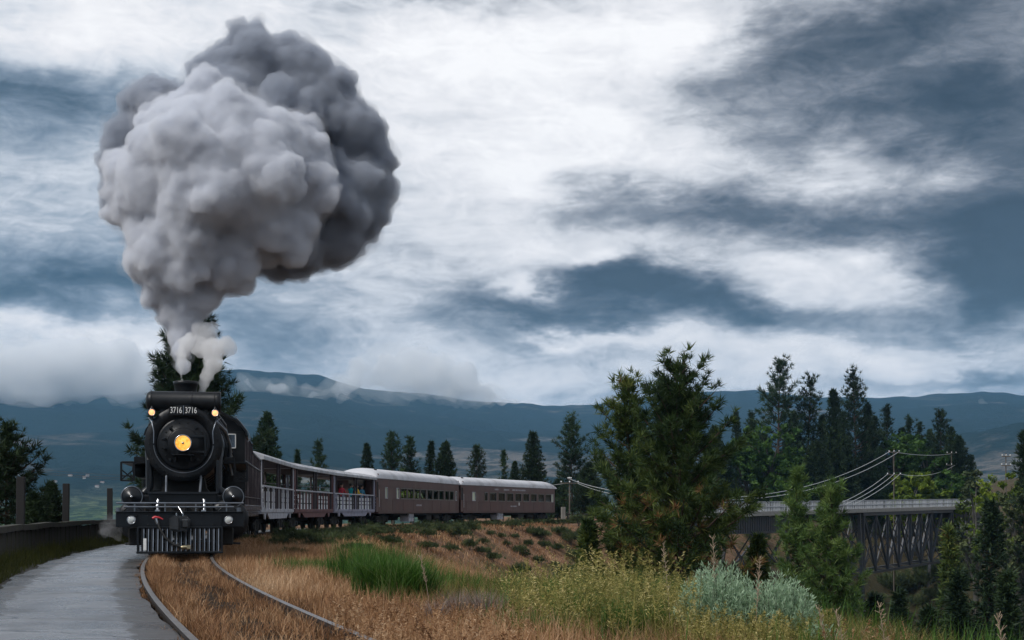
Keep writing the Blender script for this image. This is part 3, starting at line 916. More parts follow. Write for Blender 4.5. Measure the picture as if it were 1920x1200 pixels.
# chimney, dome, whistle, safety valves
mb = MB().lathe([(.36, 0), (.30, .10), (.275, .25), (.29, .55), (.315, .68), (.33, .70), (.33, .78), (.29, .79), (.24, .74), (.23, .3)], axis='z', c=(0, SBY + 1.15, 3.82), n=40)
chim = lp('chimney', mb, 'black')
lp('sand_dome', MB().lathe([(.52, 0), (.46, .12), (.44, .42), (.36, .55), (.15, .61), (0, .62)], axis='z', c=(0, SBY + 3.6, 3.82), n=36), 'black')
lp('steam_dome', MB().lathe([(.50, 0), (.43, .12), (.42, .40), (.34, .52), (.12, .58), (0, .58)], axis='z', c=(0, SBY + 5.6, 3.86), n=36), 'black')
mb = MB().tube([(.30, SBY + 1.0, 3.82), (.36, SBY + 1.0, 4.15), (.46, SBY + 1.0, 4.24), (.62, SBY + 1.1, 4.18)], .035, 8)
mb.cyl((.62, SBY + 1.1, 4.18), (.72, SBY + 1.1, 4.26), .05, 10)
lp('exhaust_pipe', mb, 'handrail')
# pipework along the boiler's right side, in sight from the front
mb = MB()
for k, (x_, z_) in enumerate([(1.08, 3.15), (1.12, 3.0), (1.06, 3.3)]):
    mb.tube([(x_ - .25, SBY + .4, z_ + .45), (x_, SBY + .8, z_ + .12), (x_ + .04, SBY + 1.4, z_ - .25), (x_ + .06, SBY + 3, z_ - .35), (x_ + .06, SBY + 8.5, z_ - .3)], .028, 6)
mb.tube([(.8, SBY + .3, 3.5), (1.05, SBY + .7, 3.25), (1.16, SBY + 1.0, 2.9), (1.14, SBY + 1.2, 2.4), (1.2, SBY + 1.3, 2.1)], .05, 8)
mb.build_each('boiler_pipe', 'handrail', loco)
for x_ in (-1.22,):
    mb = MB().lathe([(0, 0), (.20, .01), (.22, .05), (.22, 1.9), (.2, 1.96), (0, 1.98)], axis='y', c=(x_, SBY + 1.6, 2.25), n=28)
    lp('air_reservoir', mb, 'black')
# running boards
for sx_ in (-1, 1):
    mb = MB().bbox(min(sx_ * .98, sx_ * 1.62), max(sx_ * .98, sx_ * 1.62), SBY + .5, SBY + 8.6, 2.39, 2.44, .01)
    rb = lp('running_board', mb, 'black')
    mb = MB()
    yy = SBY + .5
    # open bracket hanging under the front end of the board
    xi, xo = sx_ * 1.30, sx_ * 1.62
    mb.bar((xo, yy, 2.42), (xo, yy, 1.92), .055, .05); mb.bar((xo, yy, 1.93), (xi, yy, 1.93), .05, .04)
    mb.bar((xi, yy, 2.42), (xi, yy, 1.93), .05, .05); mb.bar((xo, yy, 1.95), (xi, yy, 2.22), .035, .035); mb.bar((xo, yy, 2.22), (xi, yy, 1.95), .035, .035)
    mb.bar((xo, yy, 2.05), (xi, yy, 2.05), .03, .03)
    mb.build('board_bracket', 'black', rb)
    MB().bbox(min(sx_ * 1.02, sx_ * 1.3), max(sx_ * 1.02, sx_ * 1.3), SBY + .5, SBY + .54, 2.44, 2.56, .008).build('board_riser', 'black', rb)
# steam pipes from smokebox to cylinders, saddle, deck
mb = MB()
for sx_ in (-1, 1):
    mb.tube([(sx_ * .90, SBY + .35, 2.7), (sx_ * .88, SBY + .15, 2.4), (sx_ * .87, SBY + .1, 1.75), (sx_ * 1.0, SBY + .1, 1.6)], [.11, .105, .10, .12], 16)
mb.build_each('steam_pipe', 'black_gloss', loco)
mb = MB().prism([(-.72, 1.5), (.72, 1.5), (.55, 1.75), (.5, 2.0), (.62, 2.3), (-.62, 2.3), (-.5, 2.0), (-.55, 1.75)], SBY + .5, SBY + 1.8)
mb.bbox(-.55, .55, SBY - .6, SBY + 11, 1.0, 1.35, .02)
lp('frame', mb, 'underframe')
mb = MB().bbox(-.88, .88, SBY - .55, SBY - .47, 1.56, 1.625, .008)
mb.bbox(-.86, .86, SBY - .47, SBY + .6, 1.35, 1.58, .01)
for sx_ in (-1, 1):
    mb.bbox(sx_ * .87 - .035, sx_ * .87 + .035, SBY - .52, SBY - .45, 1.58, 2.45, .01)
lp('front_step', mb, 'black_gloss')
mb = MB()
for x_ in (-.42, .42): mb.tube([(x_, SBY - .5, 1.58), (x_ * 1.03, SBY - .2, 1.85), (x_ * 1.05, SBY + .05, 2.18)], .032, 8)
mb.build_each('smokebox_brace', 'handrail', loco)
mb = MB().bbox(-1.3, 1.3, .25, SBY + .2, 1.08, 1.12, .01)
for k in range(6): mb.bbox(-.9 + k * .32, -.9 + k * .32 + .05, .5, SBY - .5, 1.12, 1.30, .01)
lp('front_deck', mb, 'underframe')
# cylinders: valve chest above, power cylinder below
for sx_ in (-1, 1):
    xc = sx_ * 1.27
    mb = MB().lathe([(0, -.15), (.07, -.14), (.09, -.10), (.22, -.07), (.255, -.05), (.27, 0), (.27, 1.1), (0, 1.12)], c=(xc, SBY - .5, 1.50), n=40)
    vc = lp('valve_chest', mb, 'black_gloss')
    MB().torus((xc, SBY - .555, 1.50), .262, .013, 40, 8).build('cover_ring', 'handrail', vc)
    MB().lathe([(.034, -.01), (.03, -.04), (.012, -.05), (0, -.05)], c=(xc, SBY - .65, 1.50), n=16).build('cover_nut', 'chrome', vc)
    mb = MB().lathe([(0, -.10), (.34, -.08), (.47, -.05), (.50, 0), (.52, .02), (.52, 1.05), (.48, 1.1), (0, 1.1)], c=(sx_ * 1.14, SBY - .5, .92), n=44)
    mb.bbox(min(sx_ * .75, sx_ * 1.4), max(sx_ * .75, sx_ * 1.4), SBY - .42, SBY + .5, .9, 1.55, .04)
    for k in range(12):
        a = 2 * math.pi * k / 12
        mb.lathe([(0, -.03), (.018, -.025), (.02, 0)], c=(sx_ * 1.14 + .43 * math.cos(a), SBY - .55, .92 + .43 * math.sin(a)), n=8)
    lp('cylinder', mb, 'black')
    mb = MB().bbox(sx_ * 1.05 - .09, sx_ * 1.05 + .09, SBY - .4, SBY - .2, .28, .42, .01); mb.cyl((sx_ * 1.05, SBY - .3, .32), (sx_ * 1.45, SBY - .3, .29), .03, 8)
    lp('drain_cock', mb, 'iron')
# pilot beam and its fittings
mb = MB().bbox(-1.55, 1.55, .12, .40, .74, 1.10, .015)
mb.bbox(-1.0, 1.0, .095, .12, .76, 1.06, .006)
for x_ in (-.78, -.52, .52, .78):
    for z_ in (.80, 1.02): mb.lathe([(0, -.018), (.014, -.014), (.018, 0)], c=(x_, .095, z_), n=8)
mb.bbox(-1.56, 1.56, .06, .42, 1.10, 1.125, .006)
lp('pilot_beam', mb, 'black_gloss')
for sx_ in (-1, 1):
    xc = sx_ * 1.17
    mb = MB().lathe([(0, .02), (.09, .02), (.11, -.02), (.115, -.09), (.095, -.10)], c=(xc, .12, .915), n=28)
    mb.bbox(xc - .12, xc + .12, .0, .12, 1.02, 1.035, .004)
    bl = lp('beam_lamp', mb, 'black_gloss')
    MB().torus((xc, .025, .915), .094, .014, 28, 8).build('bezel', 'chrome', bl)
    MB().lathe([(.092, -.095), (.06, -.115), (.03, -.12), (0, -.122)], c=(xc, .12, .915), n=28).build('lens', 'clear_lens', bl)
# handrails above the beam
mb = MB()
for z_, x0_, x1_ in ((1.33, -1.54, 1.54), (1.235, -1.36, 1.3)): mb.cyl((x0_, .16, z_), (x1_, .16, z_), .022, 10)
for x_ in (-1.1, -.37, .37, 1.12): mb.cyl((x_, .16, 1.10), (x_, .16, 1.34), .02, 8)
for x_ in (-1.50, 1.42):
    mb.cyl((x_, .2, 1.1), (x_, .2, 1.22), .06, 10)
lp('front_handrail', mb, 'handrail')
mb = MB()
for x_ in (-.56, .56): mb.tube([(x_, .3, 1.10), (x_ * 1.02, .35, 1.24), (x_ * 1.0, .45, 1.42)], .03, 8); mb.bbox(x_ - .06, x_ + .06, .2, .34, 1.12, 1.16, .006)
mb.tube([(-.05, .14, 1.24), (.02, .05, 1.14), (.06, .0, 1.06)], .018, 6)
for x_ in (-.09, .07): mb.cyl((x_, .03, .95), (x_, .03, 1.09), .022, 8)
mb.build_each('uncoupling_lever', 'chrome', loco)
for sx_ in (-1, 1):
    lp('deck_hoop', MB().torus((sx_ * 1.15, .3, 1.0), .26, .02, 20, 6, a0=math.pi * .15, a1=math.pi * .85), 'black_gloss')
# coupler
mb = MB().bbox(-.16, .16, -.12, .12, .70, 1.00, .03)
mb.prism([(-.24, .66), (-.05, .62), (.12, .66), (.24, .72), (.26, .92), (.18, 1.0), (-.14, 1.02), (-.25, .95)], -.34, -.10)
cp = lp('coupler', mb, 'iron')
mb = MB().prism([(-.23, .70), (-.02, .68), (-.02, .98), (-.20, .97)], -.46, -.30)
mb.cyl((.13, -.28, .62), (.13, -.28, 1.03), .05, 12)
mb.bbox(.05, .22, -.42, -.33, .72, .94, .03)
mb.build('knuckle', 'iron', cp)
# air hose with red cock
mb = MB().tube([(-.54, -.02, .90), (-.50, -.06, .74), (-.36, -.12, .50), (-.16, -.18, .32), (.06, -.20, .245), (.2, -.20, .25)], .032, 10)
hose = lp('air_hose', mb, 'rubber')
MB().tube([(-.585, -.02, .98), (-.575, -.02, .90), (-.54, -.02, .82)], .045, 10).build('hose_nipple', 'chrome', hose)
MB().tube([(-.66, -.03, .955), (-.60, -.04, .985), (-.50, -.05, .975), (-.41, -.05, .93)], [.03, .035, .022, .015], 8).build('cock_handle', 'red_paint', hose)
mb = MB().tube([(.03, -.2, .245), (.12, -.2, .255), (.22, -.2, .25)], [.036, .05, .04], 10); mb.bbox(.17, .26, -.25, -.16, .20, .30, .012)
mb.build('hose_coupling', 'brass', hose)
# pilot: slatted frame
mb = MB().bbox(-1.02, 1.02, .02, .16, .70, .755, .01)
mb.bbox(-1.04, 1.04, -.16, .0, .09, .145, .012)
for sx_ in (-1, 1): mb.prism([(sx_ * 1.03, .09), (sx_ * .985, .09), (sx_ * .985, .74), (sx_ * 1.03, .74)], -.12, .16)
mb.bbox(-.98, .98, .02, .05, .36, .42, .006)
pl = lp('pilot', mb, 'black_gloss')
slat_me = MB().bar((0, .07, .71), (0, -.06, .14), .055, .05).mesh('slat', 'black_gloss')
n_s = 17
for k in range(n_s):
    x_ = -.90 + 1.80 * k / (n_s - 1)
    o = bpy.data.objects.new('slat', slat_me); o.location = (x_, 0, 0); link(o, pl)
edge = MB()
for k in range(n_s):
    x_ = -.90 + 1.80 * k / (n_s - 1) + .03
    edge.bar((x_, .045, .70), (x_, -.085, .145), .014, .012)
edge.build_each('slat_edge', 'slat_shine', pl)  # thin pale strips drawn as the glint down each slat
lp('flag_staff', MB().bbox(-.875, -.80, -.10, -.07, .17, .46, .006), 'white_paint')
# snowplough-like black side guards under the beam
mb = MB()
for sx_ in (-1, 1): mb.bbox(min(sx_ * .9, sx_ * 1.28), max(sx_ * .9, sx_ * 1.28), .5, .9, .28, .72, .03)
mb.build_each('side_guard', 'underframe', loco)
# wheels
def wheel_mb(x_, r, yc_, width=.14, spokes=0):
    mb_ = MB().lathe([(.0, 0), (r * .85, 0), (r + .02, -.01), (r + .02, .03), (r, .035), (r - .01, width), (r * .86, width), (r * .84, width - .04), (.14, width - .05), (.13, width + .02), (0, width + .02)] if x_ > 0
                     else [(.0, 0), (r * .85, 0), (r + .02, .01), (r + .02, -.03), (r, -.035), (r - .01, -width), (r * .86, -width), (r * .84, -width + .04), (.14, -width + .05), (.13, -width - .02), (0, -width - .02)],
                     axis='x', c=(x_, yc_, r + .0), n=28)
    return mb_
for k in range(4):
    for sx_ in (-1, 1): lp('driving_wheel', wheel_mb(sx_ * .70, .70, SBY + 2.3 + 1.55 * k), 'underframe')
for sx_ in (-1, 1): lp('leading_wheel', wheel_mb(sx_ * .70, .40, SBY - .75), 'underframe')
for sx_ in (-1, 1):
    mb = MB().bar((sx_ * .98, SBY + 2.2, .62), (sx_ * .98, SBY + 7.0, .62), .07, .16); mb.bar((sx_ * 1.05, SBY + .6, .92), (sx_ * 1.05, SBY + 3.8, .64), .07, .13)
    mb.bbox(sx_ * 1.14 - .1, sx_ * 1.14 + .1, SBY + .6, SBY + 2.0, 1.02, 1.10, .01); mb.bbox(sx_ * 1.14 - .12, sx_ * 1.14 + .12, SBY + 1.0, SBY + 1.35, .78, 1.06, .02)
    lp('connecting_rod', mb, 'iron')
# cab
CY = 11.0
mb = MB()
roofp = [(1.56 * math.sin(a), 3.42 + 1.05 * math.cos(a)) for a in np.linspace(R(-80), R(80), 25)]
# front wall with window openings left out: built as pieces round the windows
for sx_ in (-1, 1):
    xa, xb = sorted((sx_ * .70, sx_ * .96)); mb.box(xa, xb, CY, CY + .05, 1.9, 3.7)
    xa, xb = sorted((sx_ * 1.24, sx_ * 1.53)); mb.box(xa, xb, CY, CY + .05, 1.9, 3.7)
    xa, xb = sorted((sx_ * .96, sx_ * 1.24)); mb.box(xa, xb, CY, CY + .05, 1.9, 3.16)
    mb.box(xa, xb, CY, CY + .05, 3.62, 3.7)
    xw = sx_ * 1.53
    xa, xb = sorted((xw, xw - sx_ * .05)); mb.box(xa, xb, CY + .05, CY + .7, 1.35, 3.6); mb.box(xa, xb, CY + .7, CY + 1.5, 1.35, 2.5); mb.box(xa, xb, CY + 1.5, CY + 1.75, 1.35, 3.6)
mb.prism([(1.5, 3.702), (1.45, 3.76), (1.2, 4.02), (.7, 4.28), (0, 4.38), (-.7, 4.28), (-1.2, 4.02), (-1.45, 3.76), (-1.5, 3.702)], CY, CY + .05)
mb.box(-1.5, 1.5, CY + 1.9, CY + 2.0, 1.35, 2.6)
mb.box(-1.5, 1.5, CY, CY + 2.0, 1.3, 1.36)
cab = lp('cab', mb, 'black')
mb = MB()
outer = [(1.64, 3.56), (1.58, 3.74), (1.30, 4.08), (.76, 4.35), (0, 4.46), (-.76, 4.35), (-1.30, 4.08), (-1.58, 3.74), (-1.64, 3.56)]
inner = [(x_ * .97, z_ - .045) for x_, z_ in outer][::-1]
mb.prism(outer + inner, CY - .25, CY + 2.35, smooth=False)
mb.build('cab_roof', 'black_gloss', cab)
MB().tube([(1.22, CY - .25, 4.17), (1.40, CY - .25, 3.98), (1.60, CY - .25, 3.72), (1.66, CY - .25, 3.62), (1.70, CY - .25, 3.48), (1.64, CY - .25, 3.36)], .018, 6).build('rain_gutter', 'handrail', cab)
for sx_ in (-1, 1):
    xa, xb = sorted((sx_ * .97, sx_ * 1.23))
    mb = MB()
    mb.bar((xa, CY - .015, 3.17), (xb, CY - .015, 3.17), .03); mb.bar((xa, CY - .015, 3.61), (xb, CY - .015, 3.61), .03)
    mb.bar((xa, CY - .015, 3.17), (xa, CY - .015, 3.61), .03); mb.bar((xb, CY - .015, 3.17), (xb, CY - .015, 3.61), .03)
    cw = mb.build('cab_window', 'white_paint', cab)
    MB().box(xa, xb, CY + .01, CY + .02, 3.17, 3.61).build('pane', 'glass_cab', cw)
    # sand box / step under the cab front
    xa, xb = sorted((sx_ * .98, sx_ * 1.58))
    mb = MB()
    for (p, q) in (((xa, 2.38), (xb, 2.38)), ((xa, 1.78), (xb, 1.78)), ((xa, 2.38), (xa, 1.78)), ((xb, 2.38), (xb, 1.78))):
        mb.bar((p[0], CY - 1.6, p[1]), (q[0], CY - 1.6, q[1]), .03)
    mb.box(xa + .03, xb - .03, CY - 1.55, CY - .6, 1.8, 2.36)
    mb.build('step_box', 'iron', cab)

# ------------------------------------------------------------------ tender
S1 = S + LOCO_L + .15
TL = 10.0
p1, rz1 = car_frame(S1, S1 + TL)
tender = empty('tender', p1, rz1, 'panelled brown tender with pale vertical streaks, coupled behind the black locomotive', 'tender')
mb = MB()
prof = [(.15, 1.12), (TL, 1.12), (TL, 3.18), (4.6, 3.30), (4.3, 3.62), (.15, 3.78)]
mb.prism(prof, -1.46, 1.46, axis='x')
mb.bbox(-1.40, 1.40, 0, TL, .92, 1.10, .02)
tb = mb.build('tank', 'tender', tender)
ribs = MB()
for k in range(15):
    y_ = .2 + (TL - .3) * k / 14
    zt = np.interp(y_, [.15, 4.3, 4.6, TL], [3.74, 3.58, 3.27, 3.15])
    for sx_ in (-1, 1): ribs.bar((sx_ * 1.475, y_, 1.35), (sx_ * 1.475, y_, zt), .045, .05)
ribs.build_each('side_rib', 'tender', tb)
mb = MB()
for sx_ in (-1, 1):
    mb.bar((sx_ * 1.485, .15, 3.76), (sx_ * 1.485, 4.3, 3.61), .05, .07); mb.bar((sx_ * 1.485, 4.3, 3.6), (sx_ * 1.485, 4.62, 3.29), .05, .07)
    mb.bar((sx_ * 1.485, 4.62, 3.29), (sx_ * 1.485, TL, 3.17), .05, .07); mb.bar((sx_ * 1.487, .15, 2.85), (sx_ * 1.487, TL, 2.75), .04, .05)
    mb.bar((sx_ * 1.487, .15, 1.62), (sx_ * 1.487, TL, 1.62), .03, .04); mb.bbox(sx_ * 1.49 - .03, sx_ * 1.49 + .03, 0, TL, 1.16, 1.34, .01)
mb.build_each('side_moulding', 'tender', tb)
mb = MB(); rr_ = random.Random(5)
for k in range(60):
    c = (rr_.uniform(-1.2, 1.2), rr_.uniform(.5, 4.2), 3.62 + rr_.uniform(0, .15)); s_ = rr_.uniform(.12, .28)
    mb.bbox(c[0] - s_, c[0] + s_, c[1] - s_, c[1] + s_, c[2] - s_, c[2] + s_, s_ * .35)
mb.build('coal_heap', 'coal', tender)
def bogie(parent, yc_, wb=1.9, wr=.42, xo=.95, m='underframe'):
    mb_ = MB()
    for sx_ in (-1, 1):
        mb_.prism([(yc_ - wb / 2 - .35, .62), (yc_ - wb / 2 - .2, .36), (yc_ - wb / 2 + .25, .40), (yc_ - .35, .30), (yc_ + .35, .30), (yc_ + wb / 2 - .25, .40), (yc_ + wb / 2 + .2, .36), (yc_ + wb / 2 + .35, .62), (yc_ + .3, .78), (yc_ - .3, .78)],
                  sx_ * xo - .06, sx_ * xo + .06, axis='x')
        for k in (-1, 1):
            mb_.bbox(sx_ * xo - .12, sx_ * xo + .12, yc_ + k * wb / 2 - .14, yc_ + k * wb / 2 + .14, .30, .56, .03)
        mb_.cyl((sx_ * (xo + .02), yc_ - .14, .34), (sx_ * (xo + .02), yc_ - .14, .72), .08, 10); mb_.cyl((sx_ * (xo + .02), yc_ + .14, .34), (sx_ * (xo + .02), yc_ + .14, .72), .08, 10)
    mb_.bbox(-xo, xo, yc_ - .25, yc_ + .25, .5, .85, .03)
    b_ = mb_.build('bogie', m, parent)
    for k in (-1, 1):
        for sx_ in (-1, 1): wheel_mb(sx_ * .68, wr, yc_ + k * wb / 2, .13).build('wheel', 'underframe', b_)
    return b_
bogie(tender, 2.0); bogie(tender, TL - 2.0)
for k in (-1, 1):
    mb = MB()
    for z_ in (.35, .65): mb.bbox(k * 1.42 - .12, k * 1.42 + .12, .1, .6, z_, z_ + .04, .008)
    mb.bar((k * 1.5, .1, .35), (k * 1.5, .1, 1.1), .04); mb.bar((k * 1.5, .6, .35), (k * 1.5, .6, 1.1), .04)
    mb.build('step', 'iron', tender)

# ------------------------------------------------------------------ open observation cars
GL = 13.2
def gondola(s_, color, label, n_slats, boards, seed):
    p, rz_ = car_frame(s_, s_ + GL)
    g = empty('open_observation_car', p, rz_, label, 'rail car', 'open cars behind the tender')
    rr = random.Random(seed)
    HW = 1.42
    FZ = 1.12
    mb = MB()
    mb.bbox(-HW, HW, 0, GL, FZ - .12, FZ, .01)
    for sx_ in (-1, 1):
        mb.bbox(sx_ * HW - .05, sx_ * HW + .05, 0, GL, FZ - .06, FZ + .10, .01)
        xa, xb = sx_ * (HW - .01) - .03, sx_ * (HW - .01) + .03
        mb.prism([(2.3, FZ - .10), (3.1, FZ - .34), (GL - 3.3, FZ - .34), (GL - 2.5, FZ - .10)], xa, xb, axis='x')
        for y_ in (1.5, GL - 1.6): mb.prism([(y_ - .35, FZ - .1), (y_ - .15, FZ - .34), (y_ + .15, FZ - .34), (y_ + .35, FZ - .1)], xa, xb, axis='x')
    mb.build('sill', color, g)
    mb = MB().bbox(-.35, .35, .3, GL - .3, .55, FZ - .13, .02)
    for k in range(5): mb.bbox(-1.2, 1.2, 1.2 + k * 2.6, 1.35 + k * 2.6, .78, FZ - .13, .01)
    mb.bbox(-1.1, -.4, 5, 6.4, .5, .9, .04)
    mb.build('underframe', 'underframe', g)
    # roof: shallow arched sheets with seams, a fascia at the eaves
    rp = [(-1.58, 3.42), (-1.2, 3.56), (-.6, 3.66), (0, 3.70), (.6, 3.66), (1.2, 3.56), (1.58, 3.42), (1.58, 3.37), (0, 3.62), (-1.58, 3.37)]
    mb = MB().prism(rp, -.12, GL + .12)
    for k in range(17):
        y_ = .1 + (GL - .2) * k / 16
        mb.prism([(x_, z_ + .028) for x_, z_ in rp[:7]] + [(x_, z_ - .005) for x_, z_ in rp[:7]][::-1], y_ - .03, y_ + .03)
    rf = mb.build('roof', 'car_roof', g)
    mb = MB()
    for sx_ in (-1, 1): mb.bbox(sx_ * 1.57 - .03, sx_ * 1.57 + .03, -.13, GL + .13, 3.25, 3.41, .01)
    for y_ in (-.12, GL + .07): mb.prism([(-1.55, 3.25), (1.55, 3.25), (1.55, 3.39), (0, 3.60), (-1.55, 3.39)], y_, y_ + .05)
    mb.build('fascia', 'car_roof', rf)
    mb = MB()
    mb.box(-1.5, 1.5, 0.02, GL - .02, 3.28, 3.31)
    mb.build('ceiling', 'dark_post', g)
    # corner and middle posts
    for sx_ in (-1, 1):
        for y_, wy in ((.12, .20), (GL - .12, .20), (.75, .07), (GL - .75, .07)):
            MB().bbox(sx_ * HW - .05, sx_ * HW + .05, y_ - wy / 2, y_ + wy / 2, FZ, 3.30, .008).build('roof_post', color if wy > .1 else 'dark_post', g)
        for y_ in (GL / 2 - .35, GL / 2 + .45):
            MB().bbox(sx_ * HW - .05, sx_ * HW + .05, y_ - .06, y_ + .06, FZ, 3.30, .008).build('roof_post', 'dark_post', g)
        mb = MB().bbox(sx_ * HW - .06, sx_ * HW + .06, .3, GL - .3, 2.14, 2.21, .01)
        mb.build('top_rail', 'silver' if sx_ > 0 else 'board_white', g)
    for y_ in (.05, GL - .05):
        mb = MB().bbox(-HW + .1, -.5, y_ - .03, y_ + .03, FZ, 2.2, .006); mb.bbox(.5, HW - .1, y_ - .03, y_ + .03, FZ, 2.2, .006)
        mb.build_each('end_panel', color, g)
    # slats on the near side; white boards of the bench backs show between them
    me_s = MB().bbox(-.035, .035, -.075, .075, 0, 1.03, .006).mesh('slat', color)
    me_d = MB().bbox(-.035, .035, -.06, .06, 0, 1.03, .006).mesh('slat', 'dark_post')
    for sx_ in (-1, 1):
        for k in range(n_slats):
            y_ = .7 + (GL - 1.4) * k / (n_slats - 1)
            o = bpy.data.objects.new('slat', me_d if (k + seed) % 2 == 0 else me_s)
            o.location = (sx_ * (HW + .005), y_, FZ + .02); link(o, g)
    me_b = {}
    for sx_ in (-1, 1):
        for k, (z0, z1) in enumerate(((1.18, 1.50), (1.55, 1.73), (1.78, 1.98))):
            n_ = 3
            for q in range(n_):
                a = .45 + (GL - .9) * q / n_ + .03; b = .45 + (GL - .9) * (q + 1) / n_ - .03
                MB().bbox(sx_ * (HW - .16) - .02, sx_ * (HW - .16) + .02, a, b, z0, z1, .006).build('bench_board', boards, g)
        mb = MB().bbox(min(sx_ * .75, sx_ * 1.2), max(sx_ * .75, sx_ * 1.2), .8, GL - .8, 1.52, 1.57, .008); mb.build('bench_seat', 'seat', g)
    # diagonal grab iron and end ladder rungs
    mb = MB()
    mb.bar((HW + .06, .35, 2.0), (HW + .06, 1.2, 1.15), .03)
    for k in range(5): mb.bar((HW + .08, .0, 1.25 + .22 * k), (HW + .08, .34, 1.25 + .22 * k), .03)
    for k in range(5): mb.bar((HW + .08, GL - .34, 1.25 + .22 * k), (HW + .08, GL, 1.25 + .22 * k), .03)
    mb.build_each('grab_iron', 'board_white' if color == 'silver' else color, g)
    # far side guard rails
    for z_ in (2.42, 2.68):
        MB().bar((-HW, .3, z_), (-HW, GL - .3, z_), .04, .045).build('guard_rail', 'board_white', g)
    bogie(g, 2.1); bogie(g, GL - 2.1)
    return g
S2 = S1 + TL + .65
GS = [S2 + k * (GL + .45) for k in range(3)]
g1 = gondola(GS[0], 'silver', 'silver grey open observation car directly behind the brown tender', 13, 'board_white', 1)
g2 = gondola(GS[1], 'oxide', 'oxide red open observation car between the silver grey and lilac cars', 13, 'board_white', 2)
g3 = gondola(GS[2], 'lilac', 'lilac grey open observation car carrying passengers beside the maroon coach', 13, 'board_white', 3)

# ------------------------------------------------------------------ closed coaches
CL = 26.0
def coach(s_, label, windows, glass, extra, marks, seed):
    p, rz_ = car_frame(s_, s_ + CL)
    c = empty('passenger_coach', p, rz_, label, 'rail coach', 'closed coaches at the rear of the train')
    HW, Z0, ZW0, ZW1, Z1 = 1.48, 1.05, 2.02, 2.78, 3.42
    mb = MB()
    allw = sorted(windows + extra)
    for sx_ in (-1, 1):
        xa, xb = sorted((sx_ * HW, sx_ * (HW - .07)))
        mb.box(xa, xb, .55, CL - .55, Z0, ZW0); mb.box(xa, xb, .55, CL - .55, ZW1, Z1)
        y_ = .55
        for (a, b) in allw:
            mb.box(xa, xb, y_, a, ZW0, ZW1); y_ = b
        mb.box(xa, xb, y_, CL - .55, ZW0, ZW1)
    for y_ in (.5, CL - .58):
        mb.box(-HW, -.45, y_, y_ + .08, Z0, Z1 + .3); mb.box(.45, HW, y_, y_ + .08, Z0, Z1 + .3); mb.box(-.45, .45, y_, y_ + .08, 3.05, Z1 + .3)
    mb.box(-HW, HW, .5, CL - .5, Z0 - .12, Z0)
    body = mb.build('body', 'maroon', c)
    mb = MB()
    for sx_ in (-1, 1):
        x_ = sx_ * (HW + .012)
        mb.bar((x_, .55, ZW0 - .07), (x_, CL - .55, ZW0 - .07), .03, .07); mb.bar((x_, .55, ZW1 + .10), (x_, CL - .55, ZW1 + .10), .03, .04)
        mb.bar((x_, .55, Z0 + .04), (x_, CL - .55, Z0 + .04), .03, .08)
        for k in range(9): mb.bar((x_ - sx_ * .004, 1.2 + k * (CL - 2.4) / 8, Z0 + .08), (x_ - sx_ * .004, 1.2 + k * (CL - 2.4) / 8, ZW0 - .1), .012, .03)
    mb.build('belt_rail', 'maroon', body)
    # vestibule: recessed dark door and end diaphragm
    for y_, sg in ((.25, -1), (CL - .25, 1)):
        d = MB().bbox(-.55, .55, y_ - .24, y_ + .24, Z0 + .1, 3.45, .03)
        d.build('gangway', 'underframe', c)
    for sx_ in (-1, 1):
        dd = MB().bbox(sx_ * (HW - .02) - .02, sx_ * (HW - .02) + .02, -.02, .52, Z0 - .02, Z1, .01)
        ob = dd.build('vestibule_door', 'maroon', c)
        MB().bbox(sx_ * (HW + .0) - .012, sx_ * (HW + .0) + .012, .08, .42, 2.05, 3.15, .004).build('door_window', 'underframe', ob)
        MB().bar((sx_ * (HW + .05), .54, 2.6), (sx_ * (HW + .05), .54, 1.4), .025).build('grab_bar', 'board_white', ob)
    # roof with rounded ends
    V, f = [], []
    na, nl = 17, 34
    ylist = np.concatenate([np.linspace(-.05, 1.6, 12), np.linspace(2.2, CL - 2.2, 10), np.linspace(CL - 1.6, CL + .05, 12)])
    for y_ in ylist:
        e = min(y_ + .05, CL + .05 - y_) / 1.65
        k_ = math.sqrt(max(0, 1 - (1 - min(e, 1)) ** 2)) if e < 1 else 1
        for a in range(na):
            t_ = math.pi * a / (na - 1)
            V.append((-1.54 * math.cos(t_), y_, 3.40 + (.15 + .60 * k_) * math.sin(t_) ** .8 + .0))
    for i in range(len(ylist) - 1):
        for a in range(na - 1):
            q = i * na + a; f.append((q, q + 1, q + na + 1, q + na))
    mb = MB().add(V, f, True)
    mb.add([V[k] for k in range(na)], [tuple(range(na))[::-1]]); mb.add([V[(len(ylist) - 1) * na + k] for k in range(na)], [tuple(range(na))])
    mb.bbox(-1.53, 1.53, 0, CL, 3.37, 3.42, .01)
    rf = mb.build('roof', 'coach_roof', c)
    MB().bbox(.9, 1.05, 1.3, 1.6, 3.98, 4.08, .01).build('roof_bracket', 'underframe', rf)
    for sx_ in (-1, 1):
        for (a, b) in allw:
            pale = (a, b) in extra
            mb = MB(); x_ = sx_ * (HW + .006)
            mb.bar((x_, a, ZW0), (x_, b, ZW0), .05, .06); mb.bar((x_, a, ZW1), (x_, b, ZW1), .04, .05)
            mb.bar((x_, a, ZW0), (x_, a, ZW1), .05, .04); mb.bar((x_, b, ZW0), (x_, b, ZW1), .05, .04)
            wn_ = mb.build('window', 'silver' if pale else 'grey_wood', c)
            MB().box(sx_ * (HW - .05) - .004, sx_ * (HW - .05) + .004, a, b, ZW0, ZW1).build('pane', 'glass_pale' if pale else glass, wn_)
    # seats and floor inside
    mb = MB()
    for k in range(12):
        y_ = 2.6 + k * (CL - 5.2) / 11
        for sx_ in (-1, 1): mb.bbox(sx_ * .9 - .45, sx_ * .9 + .45, y_, y_ + .14, 1.1, 2.12, .03)
